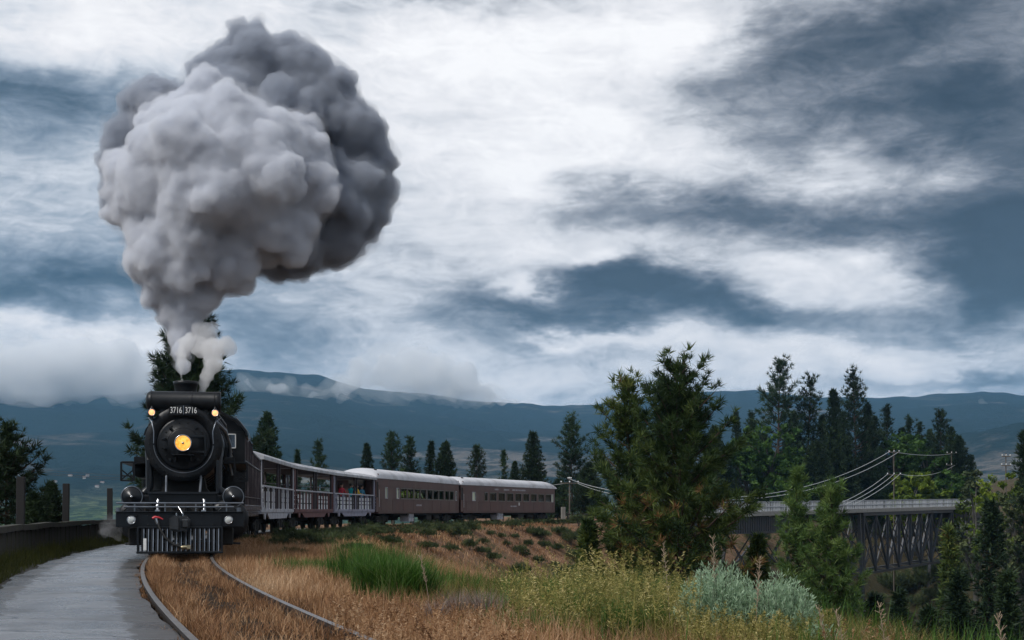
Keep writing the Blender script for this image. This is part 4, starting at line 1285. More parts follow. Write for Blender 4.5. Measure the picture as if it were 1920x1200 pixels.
    mb.build_each('seat_bench', 'seat', c)
    # undercarriage
    mb = MB().bbox(-.3, .3, 1, CL - 1, .62, .92, .02); mb.bbox(-1.2, 1.2, 5.5, CL - 5.5, .78, .92, .01)
    mb.bbox(.5, 1.25, CL * .58, CL * .58 + 1.6, .38, .80, .03); mb.bbox(-1.25, -.5, CL * .4, CL * .4 + 2.4, .38, .80, .03)
    mb.lathe([(0, 0), (.2, .02), (.22, .06), (.22, 1.7), (.2, 1.74), (0, 1.76)], c=(.9, CL * .70, .6), n=18)
    mb.build('undergear', 'underframe', c)
    bx = MB()
    for k in range(2):
        for q in range(2): bx.bbox(1.22, 1.30, CL * .36 + k * .78, CL * .36 + k * .78 + .72, .30 + q * .34, .60 + q * .34, .02)
    bb_ = MB().box(.6, 1.22, CL * .36, CL * .36 + 1.5, .3, .94).build('battery_box', 'silver', c)
    bx.build_each('box_door', 'silver', bb_)
    bogie(c, 3.0, 2.6, .45); bogie(c, CL - 3.0, 2.6, .45)
    for y_ in (.3, CL - .3):
        mb = MB()
        for z_ in (.40, .70): mb.bbox(1.15, 1.5, y_ - .25, y_ + .25, z_, z_ + .035, .006)
        mb.build_each('step', 'iron', c)
    # faint lettering, far too worn and far away to read: little pale dashes
    rr = random.Random(seed)
    mb = MB()
    for (ya, yb, z_, h_) in marks:
        y_ = ya
        while y_ < yb:
            l_ = rr.uniform(.10, .2)
            mb.box(HW + .001, HW + .005, y_, y_ + l_, z_ - h_ / 2, z_ + h_ / 2); y_ += l_ + rr.uniform(.06, .16)
    mb.build('worn_lettering', 'silver', c)
    return c
S3 = GS[2] + GL + .55
wd = lambda a, n, w_, g_: [(a + k * (w_ + g_), a + k * (w_ + g_) + w_) for k in range(n)]
c1 = coach(S3, 'maroon coach with green see through windows, behind the lilac open car', wd(6.4, 4, 1.72, .24) + wd(14.4, 3, 1.72, .2) + wd(20.4, 1, 1.45, .2) + wd(22.1, 1, 1.4, .2),
           'glass_green', [(2.2, 2.8), (5.2, 5.9), (24.2, 24.65)], [(11.0, 12.6, 1.55, .13)], 4)
S4 = S3 + CL + .55
c2 = coach(S4, 'rearmost maroon coach with dark windows, last vehicle of the train', [(5.6, 6.4)] + wd(6.9, 8, 1.72, .52), 'glass_dark', [(2.6, 3.4), (24.4, 25.0)],
           [(8.2, 9.3, 3.10, .14), (10.6, 12.0, 3.10, .14), (12.8, 16.5, 3.10, .14), (12.4, 14.2, 1.55, .12)], 5)
MB().box(1.486, 1.492, 14.6, 14.85, 1.62, 1.95).build('notice_plate', 'white_paint', c2)
MB().bbox(.9, 1.2, CL - .05, CL + .02, 3.42, 3.6, .01).build('tail_lamp', 'red_paint', c2)

# ------------------------------------------------------------------ people
def person(loc, rz_, shirt, hair, pose, label, trousers='grey_cloth', group=None):
    J = {'pelvis': (0, 0, .93, .135), 'waist': (0, 0, 1.08, .125), 'chest': (0, 0, 1.30, .155), 'neck': (0, 0, 1.47, .055), 'jaw': (0, -.015, 1.55, .075), 'skull': (0, 0, 1.64, .098), 'crown': (0, .01, 1.70, .075), 'nose': (0, -.10, 1.61, .018)}
    E = [('pelvis', 'waist'), ('waist', 'chest'), ('chest', 'neck'), ('neck', 'jaw'), ('jaw', 'skull'), ('skull', 'crown'), ('skull', 'nose')]
    for s_, n in ((-1, 'l'), (1, 'r')):
        J['hip' + n] = (s_ * .10, 0, .88, .10); J['knee' + n] = (s_ * .11, -.02, .48, .065); J['ankle' + n] = (s_ * .11, .02, .09, .045); J['toe' + n] = (s_ * .13, -.14, .04, .04)
        J['shoulder' + n] = (s_ * .19, 0, 1.40, .065)
        ar = pose[0 if s_ < 0 else 1]
        J['elbow' + n] = (s_ * ar[0][0], ar[0][1], ar[0][2], .045); J['wrist' + n] = (s_ * ar[1][0], ar[1][1], ar[1][2], .034); J['hand' + n] = (s_ * ar[2][0], ar[2][1], ar[2][2], .042)
        E += [('pelvis', 'hip' + n), ('hip' + n, 'knee' + n), ('knee' + n, 'ankle' + n), ('ankle' + n, 'toe' + n), ('chest', 'shoulder' + n), ('shoulder' + n, 'elbow' + n), ('elbow' + n, 'wrist' + n), ('wrist' + n, 'hand' + n)]
        hx, hy, hz = J['hand' + n][:3]
        wx, wy, wz = J['wrist' + n][:3]
        d = Vector((hx - wx, hy - wy, hz - wz)).normalized(); sd2 = d.cross(Vector((0, .3, 1))).normalized()
        for q in range(4):
            b = Vector((hx, hy, hz)) + sd2 * (-.03 + .02 * q) + d * (.085 - .008 * abs(q - 1.5))
            J['f%d' % q + n] = (b.x, b.y, b.z, .010); E.append(('hand' + n, 'f%d' % q + n))
        b = Vector((hx, hy, hz)) + sd2 * .07 + d * .03
        J['th' + n] = (b.x, b.y, b.z, .011); E.append(('hand' + n, 'th' + n))
    names = list(J); idx = {k: i for i, k in enumerate(names)}
    me = bpy.data.meshes.new('person')
    me.from_pydata([J[k][:3] for k in names], [(idx[a], idx[b]) for a, b in E], [])
    o = bpy.data.objects.new('tmp', me); col.objects.link(o)
    o.modifiers.new('skin', 'SKIN'); o.modifiers['skin'].use_smooth_shade = True
    for i, k in enumerate(names):
        sv = me.skin_vertices[0].data[i]; r = J[k][3]; sv.radius = (r, r * (.75 if k in ('chest', 'waist', 'pelvis') else 1)); sv.use_root = (k == 'pelvis')
    sm = o.modifiers.new('sub', 'SUBSURF'); sm.levels = 1; sm.render_levels = 1
    bpy.context.view_layer.update()
    me2 = bpy.data.meshes.new_from_object(o.evaluated_get(bpy.context.evaluated_depsgraph_get()))
    bpy.data.objects.remove(o)
    me2.materials.clear()
    for k in ('skin', shirt, trousers): me2.materials.append(M[k])
    arm_z = min(J['wristl'][2], J['wristr'][2])
    for pg in me2.polygons:
        c = pg.center
        mi = 1
        if c.z > 1.475 and abs(c.x) < .13 and c.y > -.16 or c.z > 1.5 and abs(c.x) < .12: mi = 0
        if c.z < .95 and abs(c.x) < .22: mi = 2
        for n in 'lr':
            if (c - Vector(J['hand' + n][:3])).length < .10: mi = 0
        pg.material_index = mi
    ob = bpy.data.objects.new('person', me2); ob.location = loc; ob.rotation_euler = (0, 0, rz_)
    link(ob); tag(ob, label, 'person', group)
    h = MB().lathe([(.112, -.05), (.118, 0), (.108, .06), (.07, .10), (0, .115)], axis='z', c=(0, .018, 1.665), n=16)
    h.build('hair', hair, ob)
    return ob
def in_car(car, x, y, z):
    bpy.context.view_layer.update()
    return car.matrix_world @ Vector((x, y, z))
A_REST = ((.27, -.02, 1.14), (.27, -.16, 1.02), (.27, -.24, 1.03))
A_CAM = ((.30, -.18, 1.30), (.12, -.27, 1.52), (.07, -.25, 1.58))
A_RAIL = ((.28, -.08, 1.14), (.25, -.30, 1.08), (.22, -.38, 1.07))
gr3 = g3.rotation_euler.z
face = R(62)     # towards the camera side of the car
person(in_car(g3, .98, 4.4, 1.125), gr3 + face, 'red_cloth', 'hair_dark', (A_REST, A_RAIL), 'person in a red top in the lilac open car', group=None)
person(in_car(g3, 1.02, 7.1, 1.125), gr3 + R(50), 'teal_cloth', 'hair_dark', (A_CAM, A_CAM), 'person in a teal jacket holding a camera up to the face')
person(in_car(g3, 1.05, 8.9, 1.125), gr3 + R(80), 'yellow_cloth', 'hair_dark', (A_RAIL, A_RAIL), 'person in a bright yellow jacket leaning on the rail')
person(in_car(g3, .85, 11.6, 1.125), gr3 + face, 'blue_cloth', 'hair_dark', (A_REST, A_REST), 'person in a blue top standing deep in the shade of the open car')
person(in_car(c1, 1.05, 13.6, 1.06), c1.rotation_euler.z + R(60), 'white_cloth', 'hair_white', (A_REST, A_REST), 'white haired person in a white top at the coach window')

# ================================================================== the trestle bridge
BA = np.array([13.0, 145.0]); BB = np.array([77.5, 240.0])
BLEN = float(np.hypot(*(BB - BA)))
bdir = (BB - BA) / BLEN
ba_z = .62; bb_z = 1.85
bridge = empty('trestle_bridge', (BA[0], BA[1], 0), math.atan2(-bdir[0], bdir[1]), 'dark steel trestle bridge with pale railings across the ravine', 'bridge')
bz = lambda y: ba_z + (bb_z - ba_z) * y / BLEN
def along(px):  # distance along the bridge whose centre line shows at photo column px
    k = (px - 960) / F
    return float((k * BA[1] - BA[0]) / (bdir[0] - k * bdir[1]))
BW = 1.9
mb = MB()
N_ = 24
for i in range(N_):
    a, b = BLEN * i / N_, BLEN * (i + 1) / N_ - .01
    for (x0, x1, dz0, dz1) in ((-BW, BW, -.28, 0), (-BW - .12, -BW + .18, -.36, .12), (BW - .18, BW + .12, -.36, .12)):
        v = [(x0, a, bz(a) + dz0), (x1, a, bz(a) + dz0), (x1, b, bz(b) + dz0), (x0, b, bz(b) + dz0), (x0, a, bz(a) + dz1), (x1, a, bz(a) + dz1), (x1, b, bz(b) + dz1), (x0, b, bz(b) + dz1)]
        mb.add(v, [(0, 3, 2, 1), (4, 5, 6, 7), (0, 1, 5, 4), (1, 2, 6, 5), (2, 3, 7, 6), (3, 0, 4, 7)])
mb.build('deck', 'concrete', bridge)
for sx_ in (-1, 1):
    x_ = sx_ * (BW - .03)
    mb = MB()
    for z_ in (.62, 1.22): mb.bar((x_, 0, bz(0) + z_), (x_, BLEN, bz(BLEN) + z_), .07, .08)
    mb.build('railing', 'bridge_rail', bridge)
    npost = 76
    pm = MB().bbox(-.045, .045, -.045, .045, .10, 1.25, .006).mesh('railing_post', 'bridge_rail')
    for k in range(npost):
        y_ = .3 + (BLEN - .6) * k / (npost - 1)
        o = bpy.data.objects.new('railing_post', pm); o.location = (x_, y_, bz(y_)); link(o, bridge)
    mb = MB()
    nb_ = 560
    for k in range(nb_):
        y_ = .1 + (BLEN - .2) * k / (nb_ - 1); mb.bar((x_, y_, bz(y_) + .12), (x_, y_, bz(y_) + 1.2), .022)
    o = mb.build('railing_bar', 'bridge_rail', bridge); o['kind'] = 'stuff'
# plate girder spans at the near end
ya, yb = along(1325), along(1478)
gy0, gy1 = max(ya - 6, 1), yb
for sx_ in (-1, 1):
    x_ = sx_ * (BW - .35)
    mb = MB()
    for (a, b) in ((gy0, gy1),):
        z0 = bz(a) - .37
        mb.box(x_ - .03, x_ + .03, a, b, z0 - 1.75, z0); mb.box(x_ - .22, x_ + .22, a, b, z0 - 1.82, z0 - 1.75)
        mb.box(x_ - .22, x_ + .22, a, b, z0 + .002, z0 + .06)
    g_ = mb.build('plate_girder', 'bridge_steel', bridge)
    st = MB().box(-.1, .1, -.035, .035, -1.74, -.002).mesh('stiffener', 'bridge_steel')
    ns = int((gy1 - gy0) / .62)
    for k in range(ns + 1):
        o = bpy.data.objects.new('stiffener', st); o.location = (x_ + sx_ * .0, gy0 + (gy1 - gy0) * k / ns, bz(gy0) - .37); link(o, g_)
# tower under the girder: two legs per side with cross bracing
def beam(p, q, name, w_=.26, m='bridge_steel'):
    MB().bar(p, q, w_, w_ * .8).build(name, m, bridge)
ty0, ty1 = along(1386), along(1447)
zt = bz(ty0) - 2.25
for y_ in (ty0, ty1):
    for sx_ in (-1, 1): beam((sx_ * 1.5, y_ + (-.0 if y_ == ty0 else .0), zt), (sx_ * 2.7, y_ + (-.9 if y_ == ty0 else 1.2), zt - 9), 'tower_leg', .36)
    beam((-1.7, y_, zt), (1.7, y_, zt), 'tower_cap', .3)
    beam((-1.5, y_, zt - .2), (2.6, y_ + (-.6 if y_ == ty0 else .8), zt - 6.5), 'tower_brace', .16); beam((1.5, y_, zt - .2), (-2.6, y_ + (-.6 if y_ == ty0 else .8), zt - 6.5), 'tower_brace', .16)
for sx_ in (-1, 1):
    beam((sx_ * 1.55, ty0 - .3, zt), (sx_ * 1.55, ty1 + .3, zt), 'tower_strut', .34)
    beam((sx_ * 1.6, ty0, zt - .3), (sx_ * 2.35, ty1 + .8, zt - 6), 'tower_brace', .2); beam((sx_ * 1.6, ty1, zt - .3), (sx_ * 2.35, ty0 - .6, zt - 6), 'tower_brace', .2)
    beam((sx_ * 2.35, ty0 - .6, zt - 6.1), (sx_ * 2.35, ty1 + .8, zt - 6.1), 'tower_strut', .2)
# deck truss at the far span
t0, t1 = along(1596), along(1762)
NP = 8
zt0, zt1 = bz(t0) - .42, bz(t1) - .42
tz = lambda y: bz(y) - .62
bzz = lambda y: tz(y) - 7.9 + (y - t0) / (t1 - t0) * .35
for sx_ in (-1, 1):
    x_ = sx_ * (BW - .2)
    beam((x_, t0 - .6, tz(t0 - .6)), (x_, t1 + .4, tz(t1)), 'top_chord', .48)
    ys2 = np.linspace(t0, t1, NP + 1)
    beam((x_, ys2[0] + 1.5, bzz(ys2[0])), (x_, ys2[-1] - 1.5, bzz(ys2[-1])), 'bottom_chord', .40)
    for k in range(NP + 1):
        beam((x_, ys2[k], tz(ys2[k]) - .2), (x_, ys2[k], bzz(ys2[k]) + .15), 'truss_vertical', .30)
    for k in range(NP):
        a, b = (k, k + 1) if k < NP / 2 else (k + 1, k)
        beam((x_, ys2[a], tz(ys2[a]) - .2), (x_, ys2[b], bzz(ys2[b]) + .15), 'truss_diagonal', .26)
        if k % 2 == 0 or k in (3, 5): beam((x_, ys2[b], tz(ys2[b]) - .2), (x_, ys2[a], bzz(ys2[a]) + .15), 'truss_diagonal', .15)
for k in range(NP + 1):
    beam((-BW + .25, ys2[k], tz(ys2[k]) - .5), (BW - .25, ys2[k], bzz(ys2[k]) + .4), 'sway_brace', .14)
    beam((BW - .25, ys2[k], tz(ys2[k]) - .5), (-BW + .25, ys2[k], bzz(ys2[k]) + .4), 'sway_brace', .14)
    beam((-BW + .2, ys2[k], bzz(ys2[k])), (BW - .2, ys2[k], bzz(ys2[k])), 'floor_strut', .2)
mb = MB()
for y_ in (t0 - 1.2, t1 + 1.0): mb.box(-BW, BW, y_ - .5, y_ + .5, -16, bz(y_) - .45)
split_piers = mb
for y_ in (t0 - 1.2, t1 + 1.2):
    for sx_ in (-1, 1): beam((sx_ * 1.5, y_, bz(y_) - .4), (sx_ * 2.4, y_, -16), 'pier_leg', .42)
    for q in range(4): beam((-1.6 - .18 * q, y_, -1.0 - 3 * q), (1.8 + .18 * q, y_, -4.0 - 3 * q), 'pier_brace', .18); beam((1.6 + .18 * q, y_, -1.0 - 3 * q), (-1.8 - .18 * q, y_, -4.0 - 3 * q), 'pier_brace', .18)
MB().bbox(-BW, BW, t1 + 1.8, BLEN, .0, 1.3, .02).build('end_girder', 'bridge_steel', bridge)
MB().bbox(-2.6, 2.6, BLEN - .8, BLEN + 1.6, -3, bz(BLEN) - .4, .05).build('abutment', 'concrete', bridge)
MB().bbox(BW - .1, BW + .05, BLEN - 4, BLEN - 2.2, bz(BLEN) + .8, bz(BLEN) + 1.5, .01).build('marker_board', 'white_paint', bridge)

# ================================================================== timber fence along the lane
BO = -3.75
fence = empty('timber_fence', (float(offset(35, BO)[0]), float(offset(35, BO)[1]), -.1), 0, 'dark timber plank barrier with tall posts along the left of the lane', 'fence')
floc = Vector(fence.location)
def fput(o): o.location = Vector(o.location) - floc; return o
rnd = random.Random(11)
y_ = 14.0; k = 0
ZT = .74
while y_ < 72:
    y2 = y_ + 3.0
    a = offset(y_, BO); b = offset(y2 - .03, BO)
    MB().bar((a[0], a[1], ZT), (b[0], b[1], ZT + rnd.uniform(-.02, .02)), .26, .13).build('cap_beam', 'wood_dark', fence, tuple(-floc))
    s_ = y_
    while s_ < y2 - .05:
        p = offset(s_ + .2, BO - .02); q = offset(s_ + .22, BO - .02)
        an = math.atan2(-(float(q[0]) - float(p[0])), float(q[1]) - float(p[1]))
        hgt = rnd.uniform(-.03, .01)
        o = MB().bbox(-.04, .04, -.185, .185, -.25, ZT - .07 + hgt, .012).build('plank', 'wood_dark', fence)
        o.location = (float(p[0]) - floc.x + rnd.uniform(-.015, .015), float(p[1]) - floc.y, -floc.z); o.rotation_euler = (0, 0, an)
        s_ += .4
    y_ = y2
def fence_y(px):
    lo, hi = 12.0, 70.0
    for _ in range(40):
        m_ = (lo + hi) / 2; q = offset(m_, BO - .22)
        if 960 + F * float(q[0]) / float(q[1]) < px: lo = m_
        else: hi = m_
    return lo
fy = [fence_y(38), fence_y(123), fence_y(206)]
for y_ in (2 * fy[0] - fy[1], *fy, 2 * fy[2] - fy[1]):
    p = offset(y_, BO - .22)
    o = MB().bbox(-.10, .10, -.08, .08, -.4, 2.0, .012).build('post', 'post_wood', fence)
    o.location = (float(p[0]) - floc.x, float(p[1]) - floc.y, -floc.z)
    o.rotation_euler = (rnd.uniform(-.01, .01), rnd.uniform(-.012, .012), .15)

# ================================================================== trees
rng = np.random.RandomState(42)
def needle_mesh(name, C, D, S_, T, K, wf, spread, material, bias=1.0):
    """each tuft is a burst of K thin needle blades"""
    n = len(C)
    C = np.repeat(C, K, 0); D = np.repeat(D, K, 0); S2_ = np.repeat(S_, K)[:, None]; T = np.repeat(T, K)
    d = unit(D * bias + rng.randn(n * K, 3) * spread)
    L_ = S2_ * rng.uniform(.65, 1.1, (n * K, 1))
    sd = unit(np.cross(d, rng.randn(n * K, 3))) * S2_ * wf
    base = C + rng.randn(n * K, 3) * S2_ * .08
    V = np.stack([base + d * L_ * .12 - sd * 1.05, base + d * L_ * .2 + sd * 1.05, base + d * L_ * 1.05], 1).reshape(-1, 3)
    T2 = np.repeat(np.clip(T + rng.uniform(-.10, .10, n * K), 0, 1), 3)
    return np_mesh(name, V, np.arange(n * K * 3), np.full(n * K, 3), material, T2)

def tree(loc, h, w, style, material, label, seed, group='trees beyond the train', detail=1.0, hero=False, lean=0.0, dead=0.0, cat='tree', base=.1, bark='bark', name=None, limbs=True, tuft=None, mesh_cache={}):
    global rng
    rng = np.random.RandomState(seed)
    nm = name or {'pine': 'pine_tree', 'fir': 'fir_tree', 'dense': 'conifer_tree'}[style]
    root = empty(nm, loc, 0, label, cat, group)
    hr = w / 2 * (1.15 if style == 'pine' else 1.08)
    C, D, S_, T = [], [], [], []
    trunk = MB()
    lx, ly = lean * h, 0
    ctr = lambda z: np.array([lx * (z / h) ** 2 + .02 * h * math.sin(z / h * 5 + seed) * .4, .015 * h * math.sin(z / h * 4 + 2 * seed), z])
    tr = max(.012 * h, .06)
    trunk.tube([tuple(ctr(h * t)) if t > 0 else (0, 0, -.6) for t in np.linspace(0, .97, 10)], [tr * (1 - .92 * t) for t in np.linspace(0, 1, 10)], 7)
    ts = tuft or {'pine': .052 * h ** .72, 'fir': .040 * h ** .72, 'dense': .042 * h ** .72}[style] * 1.6
    z = base * h
    step = {'pine': .042, 'fir': .026, 'dense': .024}[style] * h / (detail ** .5)
    ph = rng.uniform(0, 6)
    lump = rng.uniform(.65, 1.2, 9)
    while z < h * .985:
        t = (z - base * h) / (h * (1 - base))
        if style == 'pine':
            L_ = hr * (min(1, .50 + 2.4 * t) * (1 - t) ** .62 + .06) ; nb = 5; up = -.12 + .95 * t
        elif style == 'fir':
            L_ = hr * ((1 - t) ** .9 + .035); nb = 7; up = -.30 + .55 * t
        else:
            L_ = hr * (min(1, .7 + 1.5 * t) * (1 - t ** 1.3) ** .85 + .03); nb = 8; up = .35 + .3 * t
        L_ *= .80 + .45 * float(np.interp(t * 8, range(9), lump)) * .6
        nb = max(3, int(round(nb * rng.uniform(.75, 1.2))))
        for k in range(nb):
            ph += 2.399 + rng.uniform(-.4, .4)
            l = L_ * (rng.uniform(.5, 1.2) if style == 'pine' else rng.uniform(.78, 1.10))
            if style == 'pine' and rng.rand() < .10: l *= 1.25
            u = up + rng.uniform(-.18, .18)
            d = np.array([math.cos(ph), math.sin(ph), u]); d /= np.linalg.norm(d)
            p0_ = ctr(z + rng.uniform(-.5, .5) * step)
            curve = .25 if style == 'pine' else (.18 if style == 'fir' else .1)
            pt = lambda q: p0_ + d * l * q + np.array([0, 0, curve * l * q * q])
            if limbs and l > .5: trunk.tube([tuple(pt(0)), tuple(pt(.5)), tuple(pt(.96))], [max(.10 * tr + .012 * l, .015), .012 * l + .01, .008], 4, caps=False)
            nt = max(2, int(l / (ts * .62)))
            for q in np.linspace(.28 if style == 'pine' else .12, 1.0, nt):
                side = (1 - q) * l * .32 + .04 * l
                m_ = 2 if q < .98 else 1
                if style != 'pine' : m_ = 2
                for e in range(m_):
                    if style == 'pine' and rng.rand() < .12: continue
                    off = np.array([-d[1], d[0], 0]) * rng.uniform(-1, 1) * side + np.array([0, 0, rng.uniform(-.25, .45) * ts])
                    C.append(pt(q) + off)
                    D.append(d * .7 + np.array([0, 0, .55 if style == 'pine' else .15]) + off * .3)
                    S_.append(ts * rng.uniform(.75, 1.25))
                    T.append(rng.uniform(.1, .8))
        z += step * rng.uniform(.7, 1.3) * (1.25 - .5 * t)
    C.append(ctr(h * .97)); D.append(np.array([0, 0, 1.])); S_.append(ts); T.append(.5)
    C = np.array(C); D = np.array(D); S_ = np.array(S_); T = np.array(T)
    # light and dark masses: neighbouring tufts share a tone
    tone = np.sin(C[:, 0] * 2.1 / hr + seed) * np.sin(C[:, 2] * 9 / h + 2 * seed) * np.cos(C[:, 1] * 2.4 / hr + seed * .7)
    T = np.clip(.42 + .30 * tone + rng.uniform(-.22, .26, len(C)), 0, .93)
    if dead > 0:
        k_ = rng.rand(len(C)) < dead * np.clip(1.4 - 2.0 * C[:, 2] / h, 0, 1) * (1 + 1.2 * (np.sin(C[:, 2] * 3.1 + C[:, 0] * 1.7) > .5))
        T[k_] = .99
        T[(~k_) & (T > .9)] = .9
    else:
        T = np.clip(T, 0, .9)
    K = int(round({'pine': 15, 'fir': 8, 'dense': 6}[style] * max(.7, min(detail, 1.5))))
    if hero: K = 30
    me = needle_mesh('crown', C, D, S_, T, K, {'pine': .049 if hero else .068, 'fir': .108, 'dense': .128}[style], {'pine': .80, 'fir': .55, 'dense': .65}[style], material)
    link(bpy.data.objects.new('crown', me), root)
    trunk.build('trunk', bark, root)
    return root

def leaf_cloud(C, S_, T, material, name, nl, lf, flat=.6):
    n = len(C)
    P = np.repeat(C, nl, 0) + unit(rng.randn(n * nl, 3)) * np.repeat(S_, nl)[:, None] * rng.uniform(.35, 1, (n * nl, 1)) * np.array([1, 1, .8])
    d = unit(rng.randn(n * nl, 3) + np.array([0, 0, flat])); s_ = unit(np.cross(d, rng.randn(n * nl, 3))); u = np.cross(d, s_)
    q = lf * rng.uniform(.6, 1.3, (n * nl, 1))
    V = np.stack([P - u * q, P + s_ * q * .5, P + u * q, P - s_ * q * .5], 1).reshape(-1, 3)
    T2 = np.repeat(np.clip(np.repeat(T, nl) + rng.uniform(-.15, .15, n * nl), 0, 1), 4)
    return np_mesh(name, V, np.arange(n * nl * 4), np.full(n * nl, 4), material, T2)

def broadleaf(loc, h, w, material, label, seed, group=None, n=120, nl=40, lf=.16, name='broadleaf_tree', cat='tree', low=.18):
    global rng
    rng = np.random.RandomState(seed)
    root = empty(name, loc, 0, label, cat, group)
    trunk = MB()
    C, S_, T = [], [], []
    trunk.tube([(0, 0, -.5), (0, 0, h * .3), (.03 * w, 0, h * .6)], [.02 * h + .04, .016 * h + .02, .008 * h], 7)
    nb = 14
    for k in range(nb):
        a = k * 2.4 + rng.uniform(-.4, .4); zz = rng.uniform(.3, .85) * h
        e = math.sqrt(max(.05, 1 - ((zz / h - .55) / .5) ** 2))
        tip = np.array([math.cos(a) * w / 2 * e * .8, math.sin(a) * w / 2 * e * .8, zz + .08 * h])
        trunk.tube([(0, 0, zz * .6), tuple(tip * np.array([.5, .5, .9])), tuple(tip)], [.010 * h + .01, .006 * h + .008, .005], 4, caps=False)
        for q in range(n // nb):
            c = tip + rng.randn(3) * np.array([w * .11, w * .11, h * .075])
            c[2] = np.clip(c[2], low * h, h)
            C.append(c); S_.append(.075 * w * rng.uniform(.7, 1.4)); T.append(np.clip(.5 + .25 * math.sin(k * 1.9) + rng.uniform(-.25, .25), 0, 1))
    me = leaf_cloud(np.array(C), np.array(S_), np.array(T), material, 'crown', nl, lf)
    link(bpy.data.objects.new('crown', me), root)
    trunk.build('trunk', 'bark_grey', root)
    return root

def place(px, top, wpx, d):
    """ground point under photo column px at distance d, with tree height and width in metres"""
    x = (px - 960) / F * d
    zb = zg(x, d) - .15
    return (x, d, zb), EYE + (HOR - top) / F * d - zb, wpx / F * d

def T_(px, top, wpx, d, style, m, label, seed, **kw):
    loc, h, w_ = place(px, top, wpx, d)
    return tree(loc, h, w_, style, m, label, seed, **kw)
def B_(px, top, wpx, d, m, label, seed, **kw):
    loc, h, w_ = place(px, top, wpx, d)
    return broadleaf(loc, h, w_, m, label, seed, **kw)

GB = 'trees behind the train'
T_(362, 592, 215, 82, 'pine', 'pine_dark', 'tall ragged dark pine rising behind the locomotive chimney', 1, group=GB, detail=3.6, base=.05, hero=True, tuft=.55)
T_(500, 776, 84, 118, 'dense', 'pine_far', 'dense green pine just behind the tender', 2, group=GB)
T_(556, 846, 24, 175, 'fir', 'pine_far', 'tiny pointed fir showing over the first open car roof', 3, group=GB, limbs=False)
T_(597, 828, 50, 150, 'pine', 'pine_far', 'small open pine above the oxide red open car', 4, group=GB, limbs=False)
T_(688, 834, 52, 165, 'fir', 'pine_dark', 'dark fir above the left end of the first coach', 5, group=GB)
T_(735, 812, 58, 160, 'pine', 'pine_far', 'thin spiky pine, left of a pair of spiky pines behind the first coach', 6, group=GB)
T_(770, 822, 48, 162, 'pine', 'pine_far', 'thin spiky pine, right of a pair of spiky pines behind the first coach', 7, group=GB)
T_(808, 828, 38, 170, 'fir', 'pine_dark', 'narrow dark fir touching the broad round topped conifer', 8, group=GB)
T_(834, 830, 66, 168, 'dense', 'pine_dark', 'broad round topped dark conifer behind the middle of the first coach', 9, group=GB)
T_(893, 838, 56, 165, 'pine', 'pine_dark', 'ragged small pine above the gap between the two coaches', 10, group=GB)
T_(944, 846, 26, 185, 'pine', 'pine_far', 'slender pale pine above the last coach', 11, group=GB, limbs=False)
T_(966, 866, 34, 190, 'dense', 'pine_dark', 'short dark conifer between the slender pine and the broad fir', 12, group=GB, limbs=False)
T_(1001, 808, 78, 178, 'fir', 'pine_dark', 'broad dense dark fir above the rear end of the last coach', 13, group=GB, base=.04)
T_(1072, 780, 78, 185, 'pine', 'pine_far', 'tall open pine between the last coach and the big pine', 14, group=GB, base=.12)
T_(1104, 868, 70, 180, 'dense', 'pine_dark', 'low dark conifer left of the big pine', 15, group=GB)
T_(1046, 900, 60, 190, 'dense', 'pine_dark', 'low dark conifer behind the utility pole at the end of the train', 16, group=GB)
GF = 'trees on the far bank behind the bridge'
